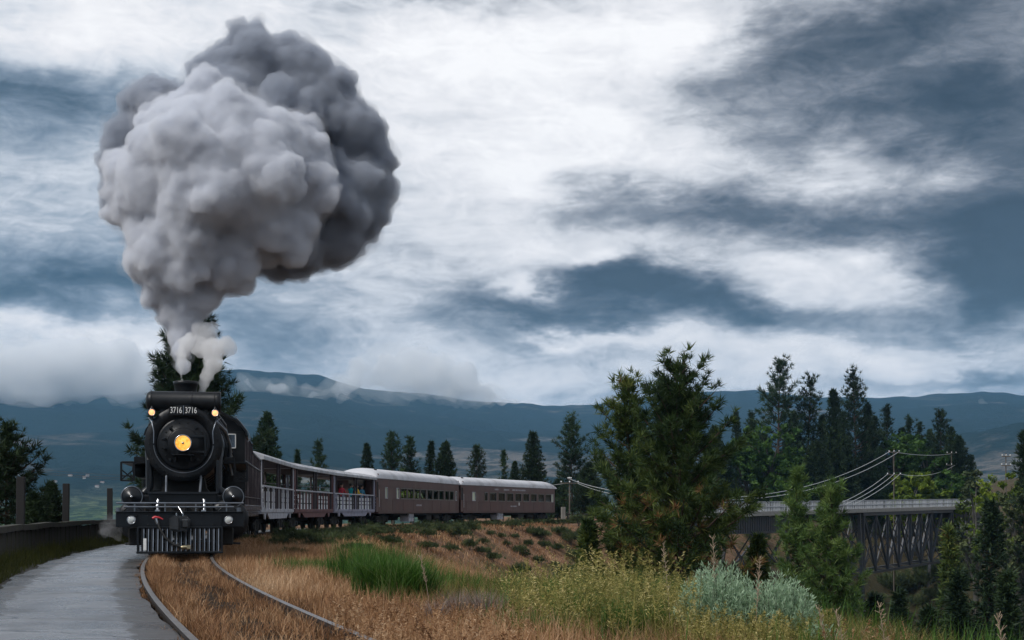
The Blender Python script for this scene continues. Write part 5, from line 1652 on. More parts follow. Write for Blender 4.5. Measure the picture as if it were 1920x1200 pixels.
far = [
    (1382, 774, 44, 262, 'fir', 'pine_dark', 'small pointed fir right beside the big pine top'),
    (1410, 778, 52, 268, 'pine', 'pine_far', 'thin pine between the small fir and the tall pine group'),
    (1340, 800, 80, 250, 'dense', 'pine_dark', 'dark conifer half hidden behind the big pine'),
    (1462, 672, 108, 258, 'pine', 'pine_far', 'tall leafy pine, leftmost giant of the far bank'),
    (1516, 708, 78, 262, 'pine', 'pine_dark', 'tall pine with bare dark trunk, second giant of the far bank'),
    (1562, 733, 70, 250, 'dense', 'pine_dark', 'dense dark columnar conifer in the middle of the far bank'),
    (1602, 698, 92, 268, 'pine', 'pine_dark', 'tallest dark pine right of the columnar conifer'),
    (1628, 760, 60, 272, 'dense', 'pine_dark', 'dark conifer at the right foot of the tallest dark pine'),
    (1664, 764, 50, 280, 'pine', 'pine_dark', 'small pine standing above the round green trees'),
    (1704, 784, 40, 285, 'pine', 'pine_dark', 'left of two little pines above the round green trees'),
    (1722, 790, 36, 285, 'pine', 'pine_dark', 'right of two little pines above the round green trees'),
    (1762, 772, 72, 275, 'pine', 'pine_dark', 'ragged pine at the right end of the far bank grove'),
    (1800, 818, 66, 262, 'dense', 'pine_dark', 'blunt dark conifer ending the far bank grove'),
    (1530, 830, 90, 246, 'dense', 'pine_dark', 'lower dark conifer in front of the second giant pine'),
    (1650, 838, 56, 255, 'fir', 'pine_far', 'bluish fir standing in front of the upper crossarm pole'),
    (1640, 782, 74, 276, 'fir', 'pine_dark', 'pointed dark fir behind the small pine above the round trees'),
    (1690, 800, 66, 282, 'fir', 'pine_dark', 'pointed dark fir below the two little pines'),
    (1742, 806, 60, 280, 'fir', 'pine_far', 'bluish pointed fir left of the ragged grove end pine'),
    (1784, 800, 60, 270, 'fir', 'pine_dark', 'pointed dark fir between the ragged pine and the blunt conifer'),
    (1822, 852, 46, 262, 'fir', 'pine_dark', 'short pointed fir, outermost of the far bank grove'),
    (1582, 772, 64, 262, 'fir', 'pine_dark', 'pointed fir between the columnar conifer and the tallest dark pine'),
    (1488, 770, 72, 264, 'fir', 'pine_far', 'bluish fir between the first and second giant pines'),
    (1432, 812, 70, 260, 'fir', 'pine_dark', 'dark fir left of the leftmost giant pine'),
    (1540, 778, 60, 266, 'fir', 'pine_dark', 'dark fir right of the bare trunked giant pine'),
    (1590, 850, 70, 250, 'fir', 'pine_dark', 'dark fir behind the left end of the truss span'),
]
for i, (px, top, wpx, d, st, m_, lb) in enumerate(far):
    T_(px, top, wpx, d, st, m_, lb, 100 + i, group=GF, base=.14 if st == 'pine' else .03, limbs=(st == 'pine'))
GL_ = 'leafy trees on the far bank'
leafy = [
    (1445, 800, 120, 252, 'leaf', 'bright green leafy tree below the leftmost giant pine'),
    (1398, 838, 100, 254, 'leaf', 'green leafy tree right of the big pine above the bridge'),
    (1680, 812, 95, 272, 'leaf', 'round dark green leafy tree, left of the round pair'),
    (1738, 816, 100, 274, 'leaf', 'round dark green leafy tree, right of the round pair'),
    (1706, 884, 80, 243, 'leaf_yellow', 'yellow green leafy tree beside the crossarm pole above the truss'),
    (1775, 885, 76, 250, 'leaf', 'mid green leafy tree right of the yellow green one'),
    (1755, 905, 60, 244, 'leaf_yellow', 'small yellow green tree behind the right end of the railing'),
    (1490, 880, 90, 248, 'leaf', 'leafy green tree behind the bridge railing near the middle pines'),
]
for i, (px, top, wpx, d, m_, lb) in enumerate(leafy):
    B_(px, top, wpx, d, m_, lb, 200 + i, group=GL_, n=112, nl=34, lf=.42)
for i, (px, top, wpx, d, lb) in enumerate([(738, 900, 50, 122, 'leafy green bush seen through the left windows of the first coach'), (775, 903, 54, 131, 'leafy green bush seen through the second group of coach windows'),
                                           (814, 905, 54, 141, 'leafy green bush seen through the middle coach windows'), (852, 907, 54, 153, 'leafy green bush seen through the right coach windows')]):
    B_(px, top, wpx, d, 'leaf_yellow', lb, 260 + i, group='bushes behind the first coach', n=98, nl=26, lf=.2, name='bush', cat='bush', low=.02)
# pines in and beside the ravine, nearer than the bridge
GR = 'pines growing out of the ravine'
T_(1268, 676, 330, 57, 'pine', 'pine', 'biggest bushy pine with browned lower branches in front of the bridge', 300, group=GR, detail=4.2, dead=.30, base=.03, tuft=.40, hero=True)
T_(1186, 708, 190, 61, 'pine', 'pine', 'second top leaning beside the biggest pine, on its left', 301, group=GR, detail=2.6, dead=.18, base=.05, lean=-.01, tuft=.40, hero=True)
T_(1497, 882, 128, 74, 'pine', 'pine_bright', 'slim bright green pine in front of the girder span', 302, group=GR, detail=2.6, base=.02, tuft=.40, hero=True)
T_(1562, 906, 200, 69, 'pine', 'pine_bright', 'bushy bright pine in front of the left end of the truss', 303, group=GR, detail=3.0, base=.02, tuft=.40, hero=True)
T_(1420, 1010, 110, 60, 'dense', 'pine', 'low bushy pine below the bridge tower', 304, group=GR, base=.02, tuft=.35)
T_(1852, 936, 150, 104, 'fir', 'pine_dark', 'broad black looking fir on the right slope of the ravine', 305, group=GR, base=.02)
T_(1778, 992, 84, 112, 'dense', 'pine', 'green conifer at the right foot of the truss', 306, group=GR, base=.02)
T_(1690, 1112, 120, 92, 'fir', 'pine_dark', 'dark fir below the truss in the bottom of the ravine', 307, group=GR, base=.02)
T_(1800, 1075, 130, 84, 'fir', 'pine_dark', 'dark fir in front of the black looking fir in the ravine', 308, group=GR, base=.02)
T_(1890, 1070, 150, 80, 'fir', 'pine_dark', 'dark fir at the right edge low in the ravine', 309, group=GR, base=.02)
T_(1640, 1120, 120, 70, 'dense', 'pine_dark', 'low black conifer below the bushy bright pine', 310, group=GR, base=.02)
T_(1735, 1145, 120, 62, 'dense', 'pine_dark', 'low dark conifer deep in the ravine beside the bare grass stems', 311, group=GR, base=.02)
T_(1916, 818, 64, 150, 'pine', 'pine_dark', 'dark pine cut by the right edge beside the tall pole', 312, group='trees on the right bank', base=.05)
T_(1105, 985, 80, 60, 'dense', 'pine', 'low bushy pine at the left foot of the biggest pine', 313, group=GR, base=.02, tuft=.36)
B_(1830, 888, 90, 196, 'bush', 'dusky round bush on the crest right of the bridge', 320, group='bushes on the right bank', n=112, nl=30, lf=.3, name='bush', cat='bush')
B_(1888, 880, 110, 178, 'leaf_yellow', 'yellow green bush on the crest at the right edge', 321, group='bushes on the right bank', n=112, nl=34, lf=.26, name='bush', cat='bush', low=.05)
B_(1812, 938, 66, 226, 'leaf_yellow', 'bright yellow green bush at the right end of the bridge', 322, group='bushes on the right bank', n=84, nl=34, lf=.26, name='bush', cat='bush', low=.05)
B_(1915, 900, 90, 150, 'bush', 'dark bush at the foot of the edge pine', 323, group='bushes on the right bank', n=84, nl=34, lf=.26, name='bush', cat='bush', low=.05)
# left of the lane
T_(12, 800, 150, 46, 'pine', 'pine_dark', 'dark pine behind the fence at the left edge', 330, group='trees left of the lane', detail=1.2, base=.03)
T_(96, 905, 70, 50, 'dense', 'pine_dark', 'small dark conifer behind the fence between the first two posts', 331, group='trees left of the lane', base=.02)
T_(62, 925, 70, 44, 'dense', 'pine_dark', 'low dark conifer behind the leftmost post', 332, group='trees left of the lane', base=.02)

# ================================================================== poles and wires
def pole(px, top, base_py, d, arms, label, seed, wood='pole', group='utility poles'):
    """arms: list of (row, half width px)"""
    x = (px - 960) / F * d
    zb = min(zg(x, d), EYE + (HOR - base_py) / F * d) - .3
    zt_ = EYE + (HOR - top) / F * d
    o = empty('utility_pole', (x, d, zb), 0, label, 'utility pole', group)
    MB().tube([(0, 0, 0), (0, 0, zt_ - zb)], [.11, .075], 10).build('shaft', wood, o)
    for (row, hw) in arms:
        za = EYE + (HOR - row) / F * d - zb; w_ = hw / F * d
        MB().bbox(-w_, w_, -.16, -.06, za - .06, za + .06, .008).build('crossarm', wood, o)
        for q in (-1, 0, 1):
            MB().lathe([(.02, 0), (.02, .05), (.07, .06), (.09, .10), (.075, .17), (.04, .21), (0, .21)], axis='z', c=(q * w_ * .93, -.11, za + .06), n=12).build('insulator', 'insulator', o)
    return o
def wire(p, q, sag, label, r=.035, m='wire'):
    p, q = Vector(p), Vector(q)
    pts = [p.lerp(q, t) - Vector((0, 0, sag * 4 * t * (1 - t))) for t in np.linspace(0, 1, 18)]
    o = MB().tube([v - p for v in pts], r, 5).build('power_line', m, None, tuple(p))
    return tag(o, label, 'power line', 'power lines')
pole(1068, 893, 975, 172, [(899, 3), (906, 17)], 'thin utility pole with pale insulators at the end of the train', 1, 'pole')
pole(1676, 842, 945, 215, [(848, 10), (890, 13)], 'grey utility pole with two crossarms behind the truss span', 2, 'pole')
pole(1784, 846, 945, 262, [(850, 9), (872, 10)], 'utility pole with two crossarms in the dark trees near the bridge end', 3, 'pole')
pole(1886, 850, 905, 185, [(856, 8), (873, 9)], 'tall dark utility pole against the blue mountain at the right', 4, 'pole')
d1, d2, d3 = 172, 215, 262
for i, (a, b, sag, lb) in enumerate([
    (PX(1669, 846, d2), PX(1352, 934, 150), 1.5, 'upper pale wire sweeping from the truss pole down to the big pine'),
    (PX(1684, 848, d2), PX(1352, 938, 150), 1.7, 'second pale wire sweeping from the truss pole down to the big pine'),
    (PX(1665, 888, d2), PX(1570, 946, 150), .35, 'left of the short wires dropping behind the truss railing'),
    (PX(1677, 888, d2), PX(1585, 946, 150), .35, 'middle of the short wires dropping behind the truss railing'),
    (PX(1688, 888, d2), PX(1600, 946, 150), .35, 'right of the short wires dropping behind the truss railing'),
    (PX(1680, 848, d2), PX(1783, 851, d3), .35, 'wire strung level between the two crossarm poles behind the bridge'),
    (PX(1688, 889, d2), PX(1791, 872, d3), .9, 'lower sagging wire between the two crossarm poles behind the bridge'),
    (PX(1062, 906, d1), PX(900, 903, 230), .6, 'wire running left from the pole at the end of the train'),
    (PX(1068, 898, d1), PX(1215, 926, 120), .35, 'upper wire from the end of train pole into the big pine'),
    (PX(1083, 906, d1), PX(1215, 934, 120), .35, 'lower wire from the end of train pole into the big pine'),
]):
    wire(a, b, sag, lb)
for i, (y0, y1) in enumerate(((858, 874), (863, 879), (866, 882))):
    wire(PX(-160, y0 - 12, 260), PX(420, y1 + 14, 330), 2.0, ['topmost', 'middle', 'lowest'][i] + ' faint dark wire crossing the valley left of the locomotive', .035, 'pole')
# weathered post and rail fence beyond the last coach
x, d = (1056 - 960) / F * 165, 165
gp_ = MB().bbox(-.22, .22, -.2, .2, -.6, 1.75, .03).build('marker_post', 'grey_wood', None, (x, d, zg(x, d)), .3)
tag(gp_, 'stout grey wooden post beside the pole at the end of the train', 'post')
rf_ = empty('rail_fence', (6.5, 168, -.3), -.8, 'low dark rail fence beyond the last coach', 'fence')
for k in range(6): MB().bbox(-.09, .09, -.09, .09, -.4, 1.15, .01).build('post', 'wood_dark', rf_, (0, k * 2.2, 0))
for z_ in (.55, 1.0): MB().bbox(-.05, .05, -.3, 11.3, z_ - .08, z_ + .08, .01).build('rail', 'wood_dark', rf_)

# ================================================================== rocks in the ravine, farmhouses in the valley
def rock(loc, s_, label, seed):
    rr = np.random.RandomState(seed)
    bm = MB()
    nth, nph = 12, 8
    V = []
    for i in range(nph + 1):
        for k in range(nth):
            a, b = 2 * math.pi * k / nth, math.pi * i / nph
            v = np.array([math.sin(b) * math.cos(a), math.sin(b) * math.sin(a), math.cos(b)])
            q = 1 + .5 * float(fbm(v[0] * 2 + seed, v[1] * 2 + v[2] * 3, 3))
            V.append(tuple(np.sign(v) * np.abs(v) ** .75 * np.array(s_) * q))
    f = [(i * nth + k, (i + 1) * nth + k, (i + 1) * nth + (k + 1) % nth, i * nth + (k + 1) % nth) for i in range(nph) for k in range(nth)]
    bm.add(V, f)
    o = bm.build('boulder', 'rock', None, loc, rr.uniform(0, 3))
    return tag(o, label, 'boulder', 'boulders in the ravine')
for i, (px, py, d, s_, lb) in enumerate([(1622, 1094, 78, (.9, .8, .55), 'pale boulder beside the bushy bright pine'), (1608, 1140, 66, (.7, .6, .45), 'grey boulder below the bushy bright pine'),
                                        (1660, 1150, 64, (.5, .5, .35), 'small grey boulder behind the bare grass stems'), (1715, 1062, 150, (1.5, 1.2, .6), 'white rock showing under the truss')]):
    p = PX(px, py, d); rock((p.x, d, zg(p.x, d) + s_[2] * .3), s_, lb, 40 + i)
rr_ = random.Random(8)
for i, (px, py) in enumerate([(132, 893), (158, 897), (164, 893), (182, 914), (192, 905), (104, 905)]):
    azm = math.atan((px - 960) / F)
    best, bd = None, 1e9
    for r in np.linspace(900, 4500, 400):
        x, y = r * math.sin(azm), r * math.cos(azm)
        row = HOR - (zg(x, y) - EYE) / y * F
        if abs(row - py) < bd: bd = abs(row - py); best = (x, y)
    x, y = best
    h = empty('farmhouse', (x, y, zg(x, y) - .5), rr_.uniform(-.6, .6), 'tiny pale farmhouse among the hazy fields left of the locomotive', 'house', 'farmhouses across the valley')
    lx, ly_ = rr_.uniform(2.4, 4), rr_.uniform(2, 2.6)
    MB().box(-lx, lx, -ly_, ly_, -2, 2.6).build('wall', 'house_wall', h)
    MB().prism([(-ly_ - .4, 2.6), (ly_ + .4, 2.6), (0, 4.6)], -lx - .4, lx + .4, axis='x').build('roof', 'house_roof', h)

# ================================================================== shrubs on the embankment
def shrub(loc, w, h, m, label, seed, group, n=26, nl=26, lf=.05, name='shrub', cat='shrub', spiky=True):
    global rng
    rng = np.random.RandomState(seed)
    if spiky:
        c = rng.randn(n * 4, 3) * np.array([w * .22, w * .22, h * .16]); c[:, 2] = np.abs(c[:, 2]) + h * .22
        r2 = np.hypot(c[:, 0], c[:, 1]) / (w * .5)
        c[:, 2] = np.minimum(c[:, 2], h * np.sqrt(np.clip(1 - .8 * r2 ** 2, .05, 1)))
        D = unit(c * np.array([1, 1, .6]) + np.array([0, 0, h * .45]))
        T = np.clip(.45 + .3 * np.sin(c[:, 0] * 7 / w + seed) + rng.uniform(-.3, .3, len(c)), 0, 1)
        me = needle_mesh('foliage', c, D, np.full(len(c), .24 * h + .05), T, nl, .04, .55, m)
    else:
        c = rng.randn(n, 3) * np.array([w * .25, w * .25, h * .2]); c[:, 2] = np.abs(c[:, 2]) + h * .2
        me = leaf_cloud(c, np.full(n, .16 * w), rng.rand(n), m, 'foliage', nl, lf)
    root = empty(name, loc, rng.uniform(0, 6), label, cat, group)
    link(bpy.data.objects.new('foliage', me), root)
    st = MB()
    for k in range(6):
        a = k * 1.05 + rng.uniform(0, .5); st.tube([(0, 0, -.15), (math.cos(a) * w * .1, math.sin(a) * w * .1, h * .3), (math.cos(a) * w * .25, math.sin(a) * w * .25, h * .7)], [.02, .014, .005], 4, caps=False)
    st.build('stem', 'bark_grey', root)
    return root
protos = [shrub((0, 0, -50), 1.3, .75, 'bush', 'proto', 400 + k, 'x') for k in range(5)]
rr_ = random.Random(21)
def scatter_shrub(px, py, d, sc, label, group):
    x = (px - 960) / F * d
    o = copy_tree(protos[rr_.randrange(5)])
    o.location = (x, d, zg(x, d) - .05); o.rotation_euler = (0, 0, rr_.uniform(0, 6)); s_ = sc * rr_.uniform(.85, 1.3); o.scale = (s_, s_, s_ * rr_.uniform(1.2, 1.7))
    tag(o, label, 'shrub', group)
    return o
def ground_hit(px, py):
    """where the sight line through a photo pixel meets the terrain"""
    ds = np.geomspace(9, 300, 900)
    X = (px - 960) / F * ds; Z = EYE + (HOR - py) / F * ds
    g = height(X, ds)
    k = np.where(g >= Z)[0]
    return float(ds[k[0]]) if len(k) else None
BANK = 'sagebrush on the brown embankment'
LB = 'round sagebrush dotting the bare brown embankment below the coaches'
LC = 'green bushes lining the foot of the carriages'
for (px, py, sc) in [(860, 1010, 1.3), (885, 1000, 1.0), (905, 1020, .8), (905, 1040, .9), (925, 1052, .8), (965, 1010, .7), (975, 1040, .8), (1000, 1005, 1.0), (1015, 1012, 1.1), (1020, 1030, .8),
                     (1045, 1035, .9), (985, 1045, .7), (1010, 1058, .8), (1040, 1065, .7), (1050, 1005, 1.1), (1070, 1020, 1.2), (950, 1025, .5), (880, 1030, .9), (845, 1035, .8), (1030, 985, .8), (960, 990, .9),
                     (1080, 1050, 1.0), (1062, 1085, 1.0), (975, 1080, 1.2), (830, 1000, 1.0), (800, 1010, .8), (1095, 1010, 1.3), (1085, 985, 1.2), (940, 1010, .5), (990, 1025, .6), (920, 1005, .6)]:
    d = ground_hit(px, py)
    if d is None: continue
    scatter_shrub(px, py, d, sc, LB, BANK)
rr_ = random.Random(77)
for i in range(56):
    s_ = arc_of(56) + i * 2.0 + rr_.uniform(-.6, .6)
    x, y = at_arc(s_)
    if y > 152: break
    x2, y2 = offset(y, rr_.uniform(2.5, 4.4))
    o = copy_tree(protos[rr_.randrange(5)])
    x2, y2 = float(x2), float(y2)
    o.location = (x2, y2, zg(x2, y2) - .05); o.rotation_euler = (0, 0, rr_.uniform(0, 6)); q = rr_.uniform(.55, 1.05); o.scale = (q * 1.3, q * 1.3, q * 1.15)
    car_ = 'silver grey open car' if s_ < GS[1] else 'oxide red open car' if s_ < GS[2] else 'lilac open car' if s_ < S3 else 'green windowed coach' if s_ < S4 else 'last coach'
    tag(o, 'low green bush in the row along the rails below the ' + car_, 'shrub', LC)
rr_ = random.Random(99)
for i in range(46):
    px, d = rr_.uniform(1560, 1925), rr_.uniform(60, 190)
    x = (px - 960) / F * d
    z_ = zg(x, d)
    if HOR - (z_ - EYE) / d * F < 1000: continue
    o = copy_tree(protos[rr_.randrange(5)])
    q = rr_.uniform(1.3, 2.8); o.location = (x, d, z_ - .1); o.rotation_euler = (0, 0, rr_.uniform(0, 6)); o.scale = (q, q, q * rr_.uniform(1, 1.5))
    tag(o, 'dusky scrub bush on the ' + ('far ravine slope under the truss' if px < 1770 else 'right hand slope of the ravine'), 'shrub', 'scrub in the ravine')
for i in range(60):
    px, d = rr_.uniform(1390, 1800), rr_.uniform(150, 262)
    x = (px - 960) / F * d
    z_ = zg(x, d)
    if z_ > -2.5: continue
    o = copy_tree(protos[rr_.randrange(5)])
    q = rr_.uniform(2.2, 4.6); o.location = (x, d, z_ - .2); o.rotation_euler = (0, 0, rr_.uniform(0, 6)); o.scale = (q, q, q * rr_.uniform(.9, 1.5))
    tag(o, 'big scrub bush on the slope behind the bridge', 'shrub', 'scrub behind the bridge')
for o in protos:
    for ch in list(o.children): bpy.data.objects.remove(ch)
    bpy.data.objects.remove(o)
for (px, py, w_, h_, m_, lb) in [(640, 1020, 1.5, .62, 'bush', 'dark green bush on the near bank behind the green grass clump'), (700, 1005, 1.7, .7, 'bush', 'wide dark bush below the red open car'),
                                 (520, 1028, 1.2, .5, 'bush', 'low dark bush nearest the locomotive cylinders'), (575, 1012, 1.3, .55, 'bush', 'dark bush below the silver open car'),
                                 (755, 1003, 1.5, .65, 'bush', 'dusty bush below the lilac open car'), (600, 1032, 1.3, .6, 'bush', 'dark bush left of the taller thin green grass'), (668, 1042, 1.1, .55, 'bush', 'dark bush directly left of the lush grass clump'),
                                 (548, 1048, .9, .4, 'bush', 'small dusky bush at the edge of the dry verge'), (800, 1030, 1.4, .6, 'bush', 'dusty bush right of the lush grass clump'), (725, 1022, 1.5, .7, 'bush', 'dark bush behind the lush grass clump'),
                                 (470, 1018, 1.0, .4, 'bush', 'low bush beside the tender steps')]:
    d = ground_hit(px, py) or 40
    x = (px - 960) / F * d
    shrub((x, d, zg(x, d)), w_, h_, m_, lb, 500 + px, 'bushes on the near bank', n=60, nl=30)

# ================================================================== grasses
def blades(P, h, w_, lean, tint, segs=3, aim=None):
    """P (n,3) roots; arching tapered blades"""
    n = len(P)
    a = rng.uniform(0, 2 * math.pi, n) if aim is None else aim
    dirv = np.stack([np.cos(a), np.sin(a), np.zeros(n)], 1)
    b = a + math.pi / 2 + rng.uniform(-.6, .6, n)
    side = np.stack([np.cos(b), np.sin(b), np.zeros(n)], 1)
    V = []
    for k in range(segs + 1):
        t = k / segs
        c = P + np.array([0, 0, 1]) * (h * (t - .25 * lean * t * t))[:, None] + dirv * (h * lean * t ** 1.8)[:, None]
        ww = (w_ * (1 - t) ** .7)[:, None] * .5
        if k < segs: V += [c - side * ww, c + side * ww]
        else: V += [c]
    m_ = 2 * segs + 1
    V = np.stack(V, 1).reshape(-1, 3)
    base = (np.arange(n) * m_)[:, None]
    quads = np.array([[2 * k, 2 * k + 1, 2 * k + 3, 2 * k + 2] for k in range(segs - 1)]).reshape(1, -1)
    tri = np.array([[2 * segs - 2, 2 * segs - 1, 2 * segs]])
    fl = np.concatenate([(base + quads), (base + tri)], 1)
    sizes = np.tile(np.array([4] * (segs - 1) + [3]), n)
    return V, fl.ravel(), sizes, np.repeat(tint, m_)
def grass(name, P, h, w_, lean, tint, material, label, segs=3):
    V, fl, sz_, t_ = blades(P, h, w_, lean, tint, segs)
    o = link(bpy.data.objects.new(name, np_mesh(name, V, fl, sz_, material, t_)))
    return tag(o, label, None, None, 'stuff')
def on_ground(x, y, dz=-.02):
    return np.stack([x, y, height(x, y) + dz], 1)

rng = np.random.RandomState(5)
# between the rails
n = 26000
y = 11 + 27 * rng.rand(n) ** 1.25; off = rng.uniform(-.66, .66, n)
keep = rng.rand(n) < np.clip(.12 + .95 * np.abs(off - .1) / .6 + 3.0 * fbm(off * 3, y * 1.6), 0.015, 1) * np.where(y > 22, 1, .85)
y, off = y[keep], off[keep]
x, yy = offset(y, off)
hh = rng.uniform(.05, .19, len(x)) * (1 + .6 * (off < -.3) + .3 * (off > .45)) * np.where(y > 31, 1.0, 1)
tn = np.clip(.5 + 1.1 * fbm(x * 1.4, yy * 1.4) + rng.uniform(-.3, .3, len(x)), 0, 1)
grass('dry_grass', np.stack([x, yy, np.full(len(x), -.115)], 1), hh, rng.uniform(.006, .012, len(x)), rng.uniform(.2, 1.1, len(x)), tn, 'rust', 'rusty dead grass between the rails')
# right of the track, near
n = 110000
y = 10 + 48 * rng.rand(n) ** 1.5; off = .84 + 7.0 * rng.rand(n) ** 1.15 * np.clip(1.4 - y / 70, .5, 1)
x, yy = offset(y, off)
dens = np.clip(.75 + 1.4 * fbm(x * .8 + 3, yy * .8), .12, 1)
k = rng.rand(n) < dens
x, yy, off = x[k], yy[k], off[k]
hh = rng.uniform(.16, .42, len(x)) * np.clip(.55 + off * .22, .5, 1.15)
tn = np.clip(.52 + 1.3 * fbm(x * .7, yy * .7) + rng.uniform(-.28, .3, len(x)), 0, 1)
grass('dry_grass', on_ground(x, yy), hh, rng.uniform(.006, .013, len(x)), rng.uniform(.15, .9, len(x)), tn, 'dry', 'dry tan grass on the near bank right of the rails', 2)
# far embankment
n = 70000
y = 45 + 95 * rng.rand(n); off = 1.2 + 26 * rng.rand(n) ** 1.4
x, yy = offset(y, off)
k = (rng.rand(n) < np.clip(.6 + 1.6 * fbm(x * .35, yy * .35), .08, 1)) & (height(x, yy) > -14)
x, yy = x[k], yy[k]
tn = np.clip(.42 + 1.2 * fbm(x * .25 + 9, yy * .25) + rng.uniform(-.3, .3, len(x)), 0, 1)
grass('dry_grass', on_ground(x, yy), rng.uniform(.18, .5, len(x)), rng.uniform(.03, .06, len(x)), rng.uniform(.3, 1.3, len(x)), tn, 'dry', 'dry brown grass covering the embankment below the coaches', 2)
# olive and green undergrowth on the mound in front
n = 70000
y = 9 + 20 * rng.rand(n); x = -3.5 + 8.2 * rng.rand(n)
off = x - trackx(y)
k = (off > 3.0) & (rng.rand(n) < np.clip((off - 2.6) / 3.0, 0, 1)) & (x < 4.4)
x, y = x[k], y[k]
tn = np.clip(.5 + 1.5 * fbm(x * 1.1 + 5, y * 1.1) + rng.uniform(-.3, .3, len(x)), 0, 1)
grass('undergrowth', on_ground(x, y), rng.uniform(.25, .62, len(x)), rng.uniform(.008, .017, len(x)), rng.uniform(.2, 1.0, len(x)), tn, 'olive', 'olive green undergrowth on the mound in the foreground')
k = rng.rand(len(x)) < np.clip(.05 + 4 * fbm(x * 1.6 + 60, y * .9), 0, .9)
grass('undergrowth', on_ground(x[k], y[k]), rng.uniform(.4, .8, k.sum()), rng.uniform(.008, .015, k.sum()), rng.uniform(.05, .6, k.sum()), rng.uniform(.2, .9, k.sum()), 'green_grass', 'fresh green grass among the golden seed heads')
# weeds along the foot of the timber fence and the lane edge
n = 26000
y = 13 + 45 * rng.rand(n) ** 1.3; off = -3.66 + .55 * rng.rand(n) ** 2
x, yy = offset(y, off)
tn = np.clip(.4 + 1.6 * fbm(x * 1.0, yy * .9) + rng.uniform(-.3, .3, len(x)), 0, 1)
k = rng.rand(n) < np.clip(.4 + 2.2 * fbm(x * .7, yy * .5), .03, 1)
grass('weeds', np.stack([x, yy, np.full(n, -.12)], 1)[k], (rng.uniform(.12, .6, n) * np.clip(1 - (off + 3.66), .4, 1))[k], rng.uniform(.008, .02, n)[k], rng.uniform(.1, .8, n)[k], tn[k] * .7, 'olive', 'dark weeds along the foot of the timber fence')
# thin fringe on the lane side of the left rail
n = 9000
y = 10 + 26 * rng.rand(n); off = -.79 - .10 * rng.rand(n) ** 1.5
x, yy = offset(y, off)
k = rng.rand(n) < np.clip(-.1 + 2.4 * fbm(x * 2, yy * 2), 0, 1)
grass('dry_grass', np.stack([x, yy, np.full(n, -.12)], 1)[k], rng.uniform(.06, .14, n)[k], rng.uniform(.006, .01, n)[k], rng.uniform(.3, 1.2, n)[k], rng.rand(n)[k] * .8, 'rust', 'thin dead grass along the lane side of the left rail')

# darker dead weeds and green sprigs breaking up the near bank
n = 26000
y = 13 + 40 * rng.rand(n) ** 1.3; off = 1.6 + 7.5 * rng.rand(n)
x, yy = offset(y, off)
k = rng.rand(n) < np.clip(-.55 + 5 * fbm(x * .9 + 20, yy * .7), 0, 1)
x, yy = x[k], yy[k]
grass('undergrowth', on_ground(x, yy), rng.uniform(.2, .5, len(x)), rng.uniform(.007, .014, len(x)), rng.uniform(.2, .9, len(x)), rng.uniform(.05, .75, len(x)), 'green_grass', 'green grass sprouting through the dry bank')
n = 22000
y = 13 + 40 * rng.rand(n) ** 1.3; off = 1.2 + 7.5 * rng.rand(n)
x, yy = offset(y, off)
k = rng.rand(n) < np.clip(-.5 + 5 * fbm(x * 1.3 + 40, yy * .9 + 7), 0, 1)
x, yy = x[k], yy[k]
grass('undergrowth', on_ground(x, yy), rng.uniform(.2, .46, len(x)), rng.uniform(.007, .014, len(x)), rng.uniform(.3, 1.2, len(x)), rng.uniform(0, .45, len(x)), 'rust', 'dark dead weeds in the dry bank')
# one lush green clump of long grass
def clump(px, d, w_, h_, nbl, m_, name, label, cat, group=None, lean=(.15, .9), bw=(.008, .016), zoff=0):
    x0 = (px - 960) / F * d
    a = rng.uniform(0, 6.283, nbl); r = w_ / 2 * np.sqrt(rng.rand(nbl)) * rng.uniform(.4, 1, nbl)
    P = np.stack([np.cos(a) * r, np.sin(a) * r, np.zeros(nbl)], 1)
    P[:, 2] = height(x0 + P[:, 0], d + P[:, 1]) - zg(x0, d)
    V, fl, sz_, t_ = blades(P, h_ * rng.uniform(.5, 1.05, nbl), rng.uniform(*bw, nbl), rng.uniform(*lean, nbl), np.clip(rng.normal(.5, .22, nbl) + .25 * np.sin(a * 3), 0, 1), 5)
    o = link(bpy.data.objects.new(name, np_mesh(name, V, fl, sz_, m_, t_)))
    o.location = (x0, d, zg(x0, d) - .03 + zoff)
    return tag(o, label, cat, group)
GC = 'lush grass clumps'
clump(742, 22.0, 1.45, .80, 4200, 'green_grass', 'grass_clump', 'wide lush green grass clump on the brown bank', 'grass clump', GC, zoff=.1)
clump(705, 26.5, 2.1, 1.05, 2600, 'green_grass', 'grass_clump', 'taller thin green grass behind the lush clump', 'grass clump', GC, lean=(.05, .5))
clump(590, 32, 2.0, .6, 2200, 'green_grass', 'grass_clump', 'short green grass patch between the rusty verge and dark bushes', 'grass clump', GC)
clump(1172, 14.5, .55, .62, 900, 'green_grass', 'grass_clump', 'narrow bright green grass tuft among the golden seed heads', 'grass clump', GC, lean=(.05, .55))
clump(1255, 15.5, .6, .62, 500, 'green_grass', 'grass_clump', 'bright green grass tuft left of the silver bush', 'grass clump', GC, lean=(.05, .55))
clump(1120, 16.5, .8, .62, 800, 'green_grass', 'grass_clump', 'green grass blades between the golden seed heads and the narrow bright tuft', 'grass clump', GC, lean=(.05, .6))
clump(1015, 15, .9, .42, 900, 'green_grass', 'grass_clump', 'low green grass under the golden seed heads', 'grass clump', GC)

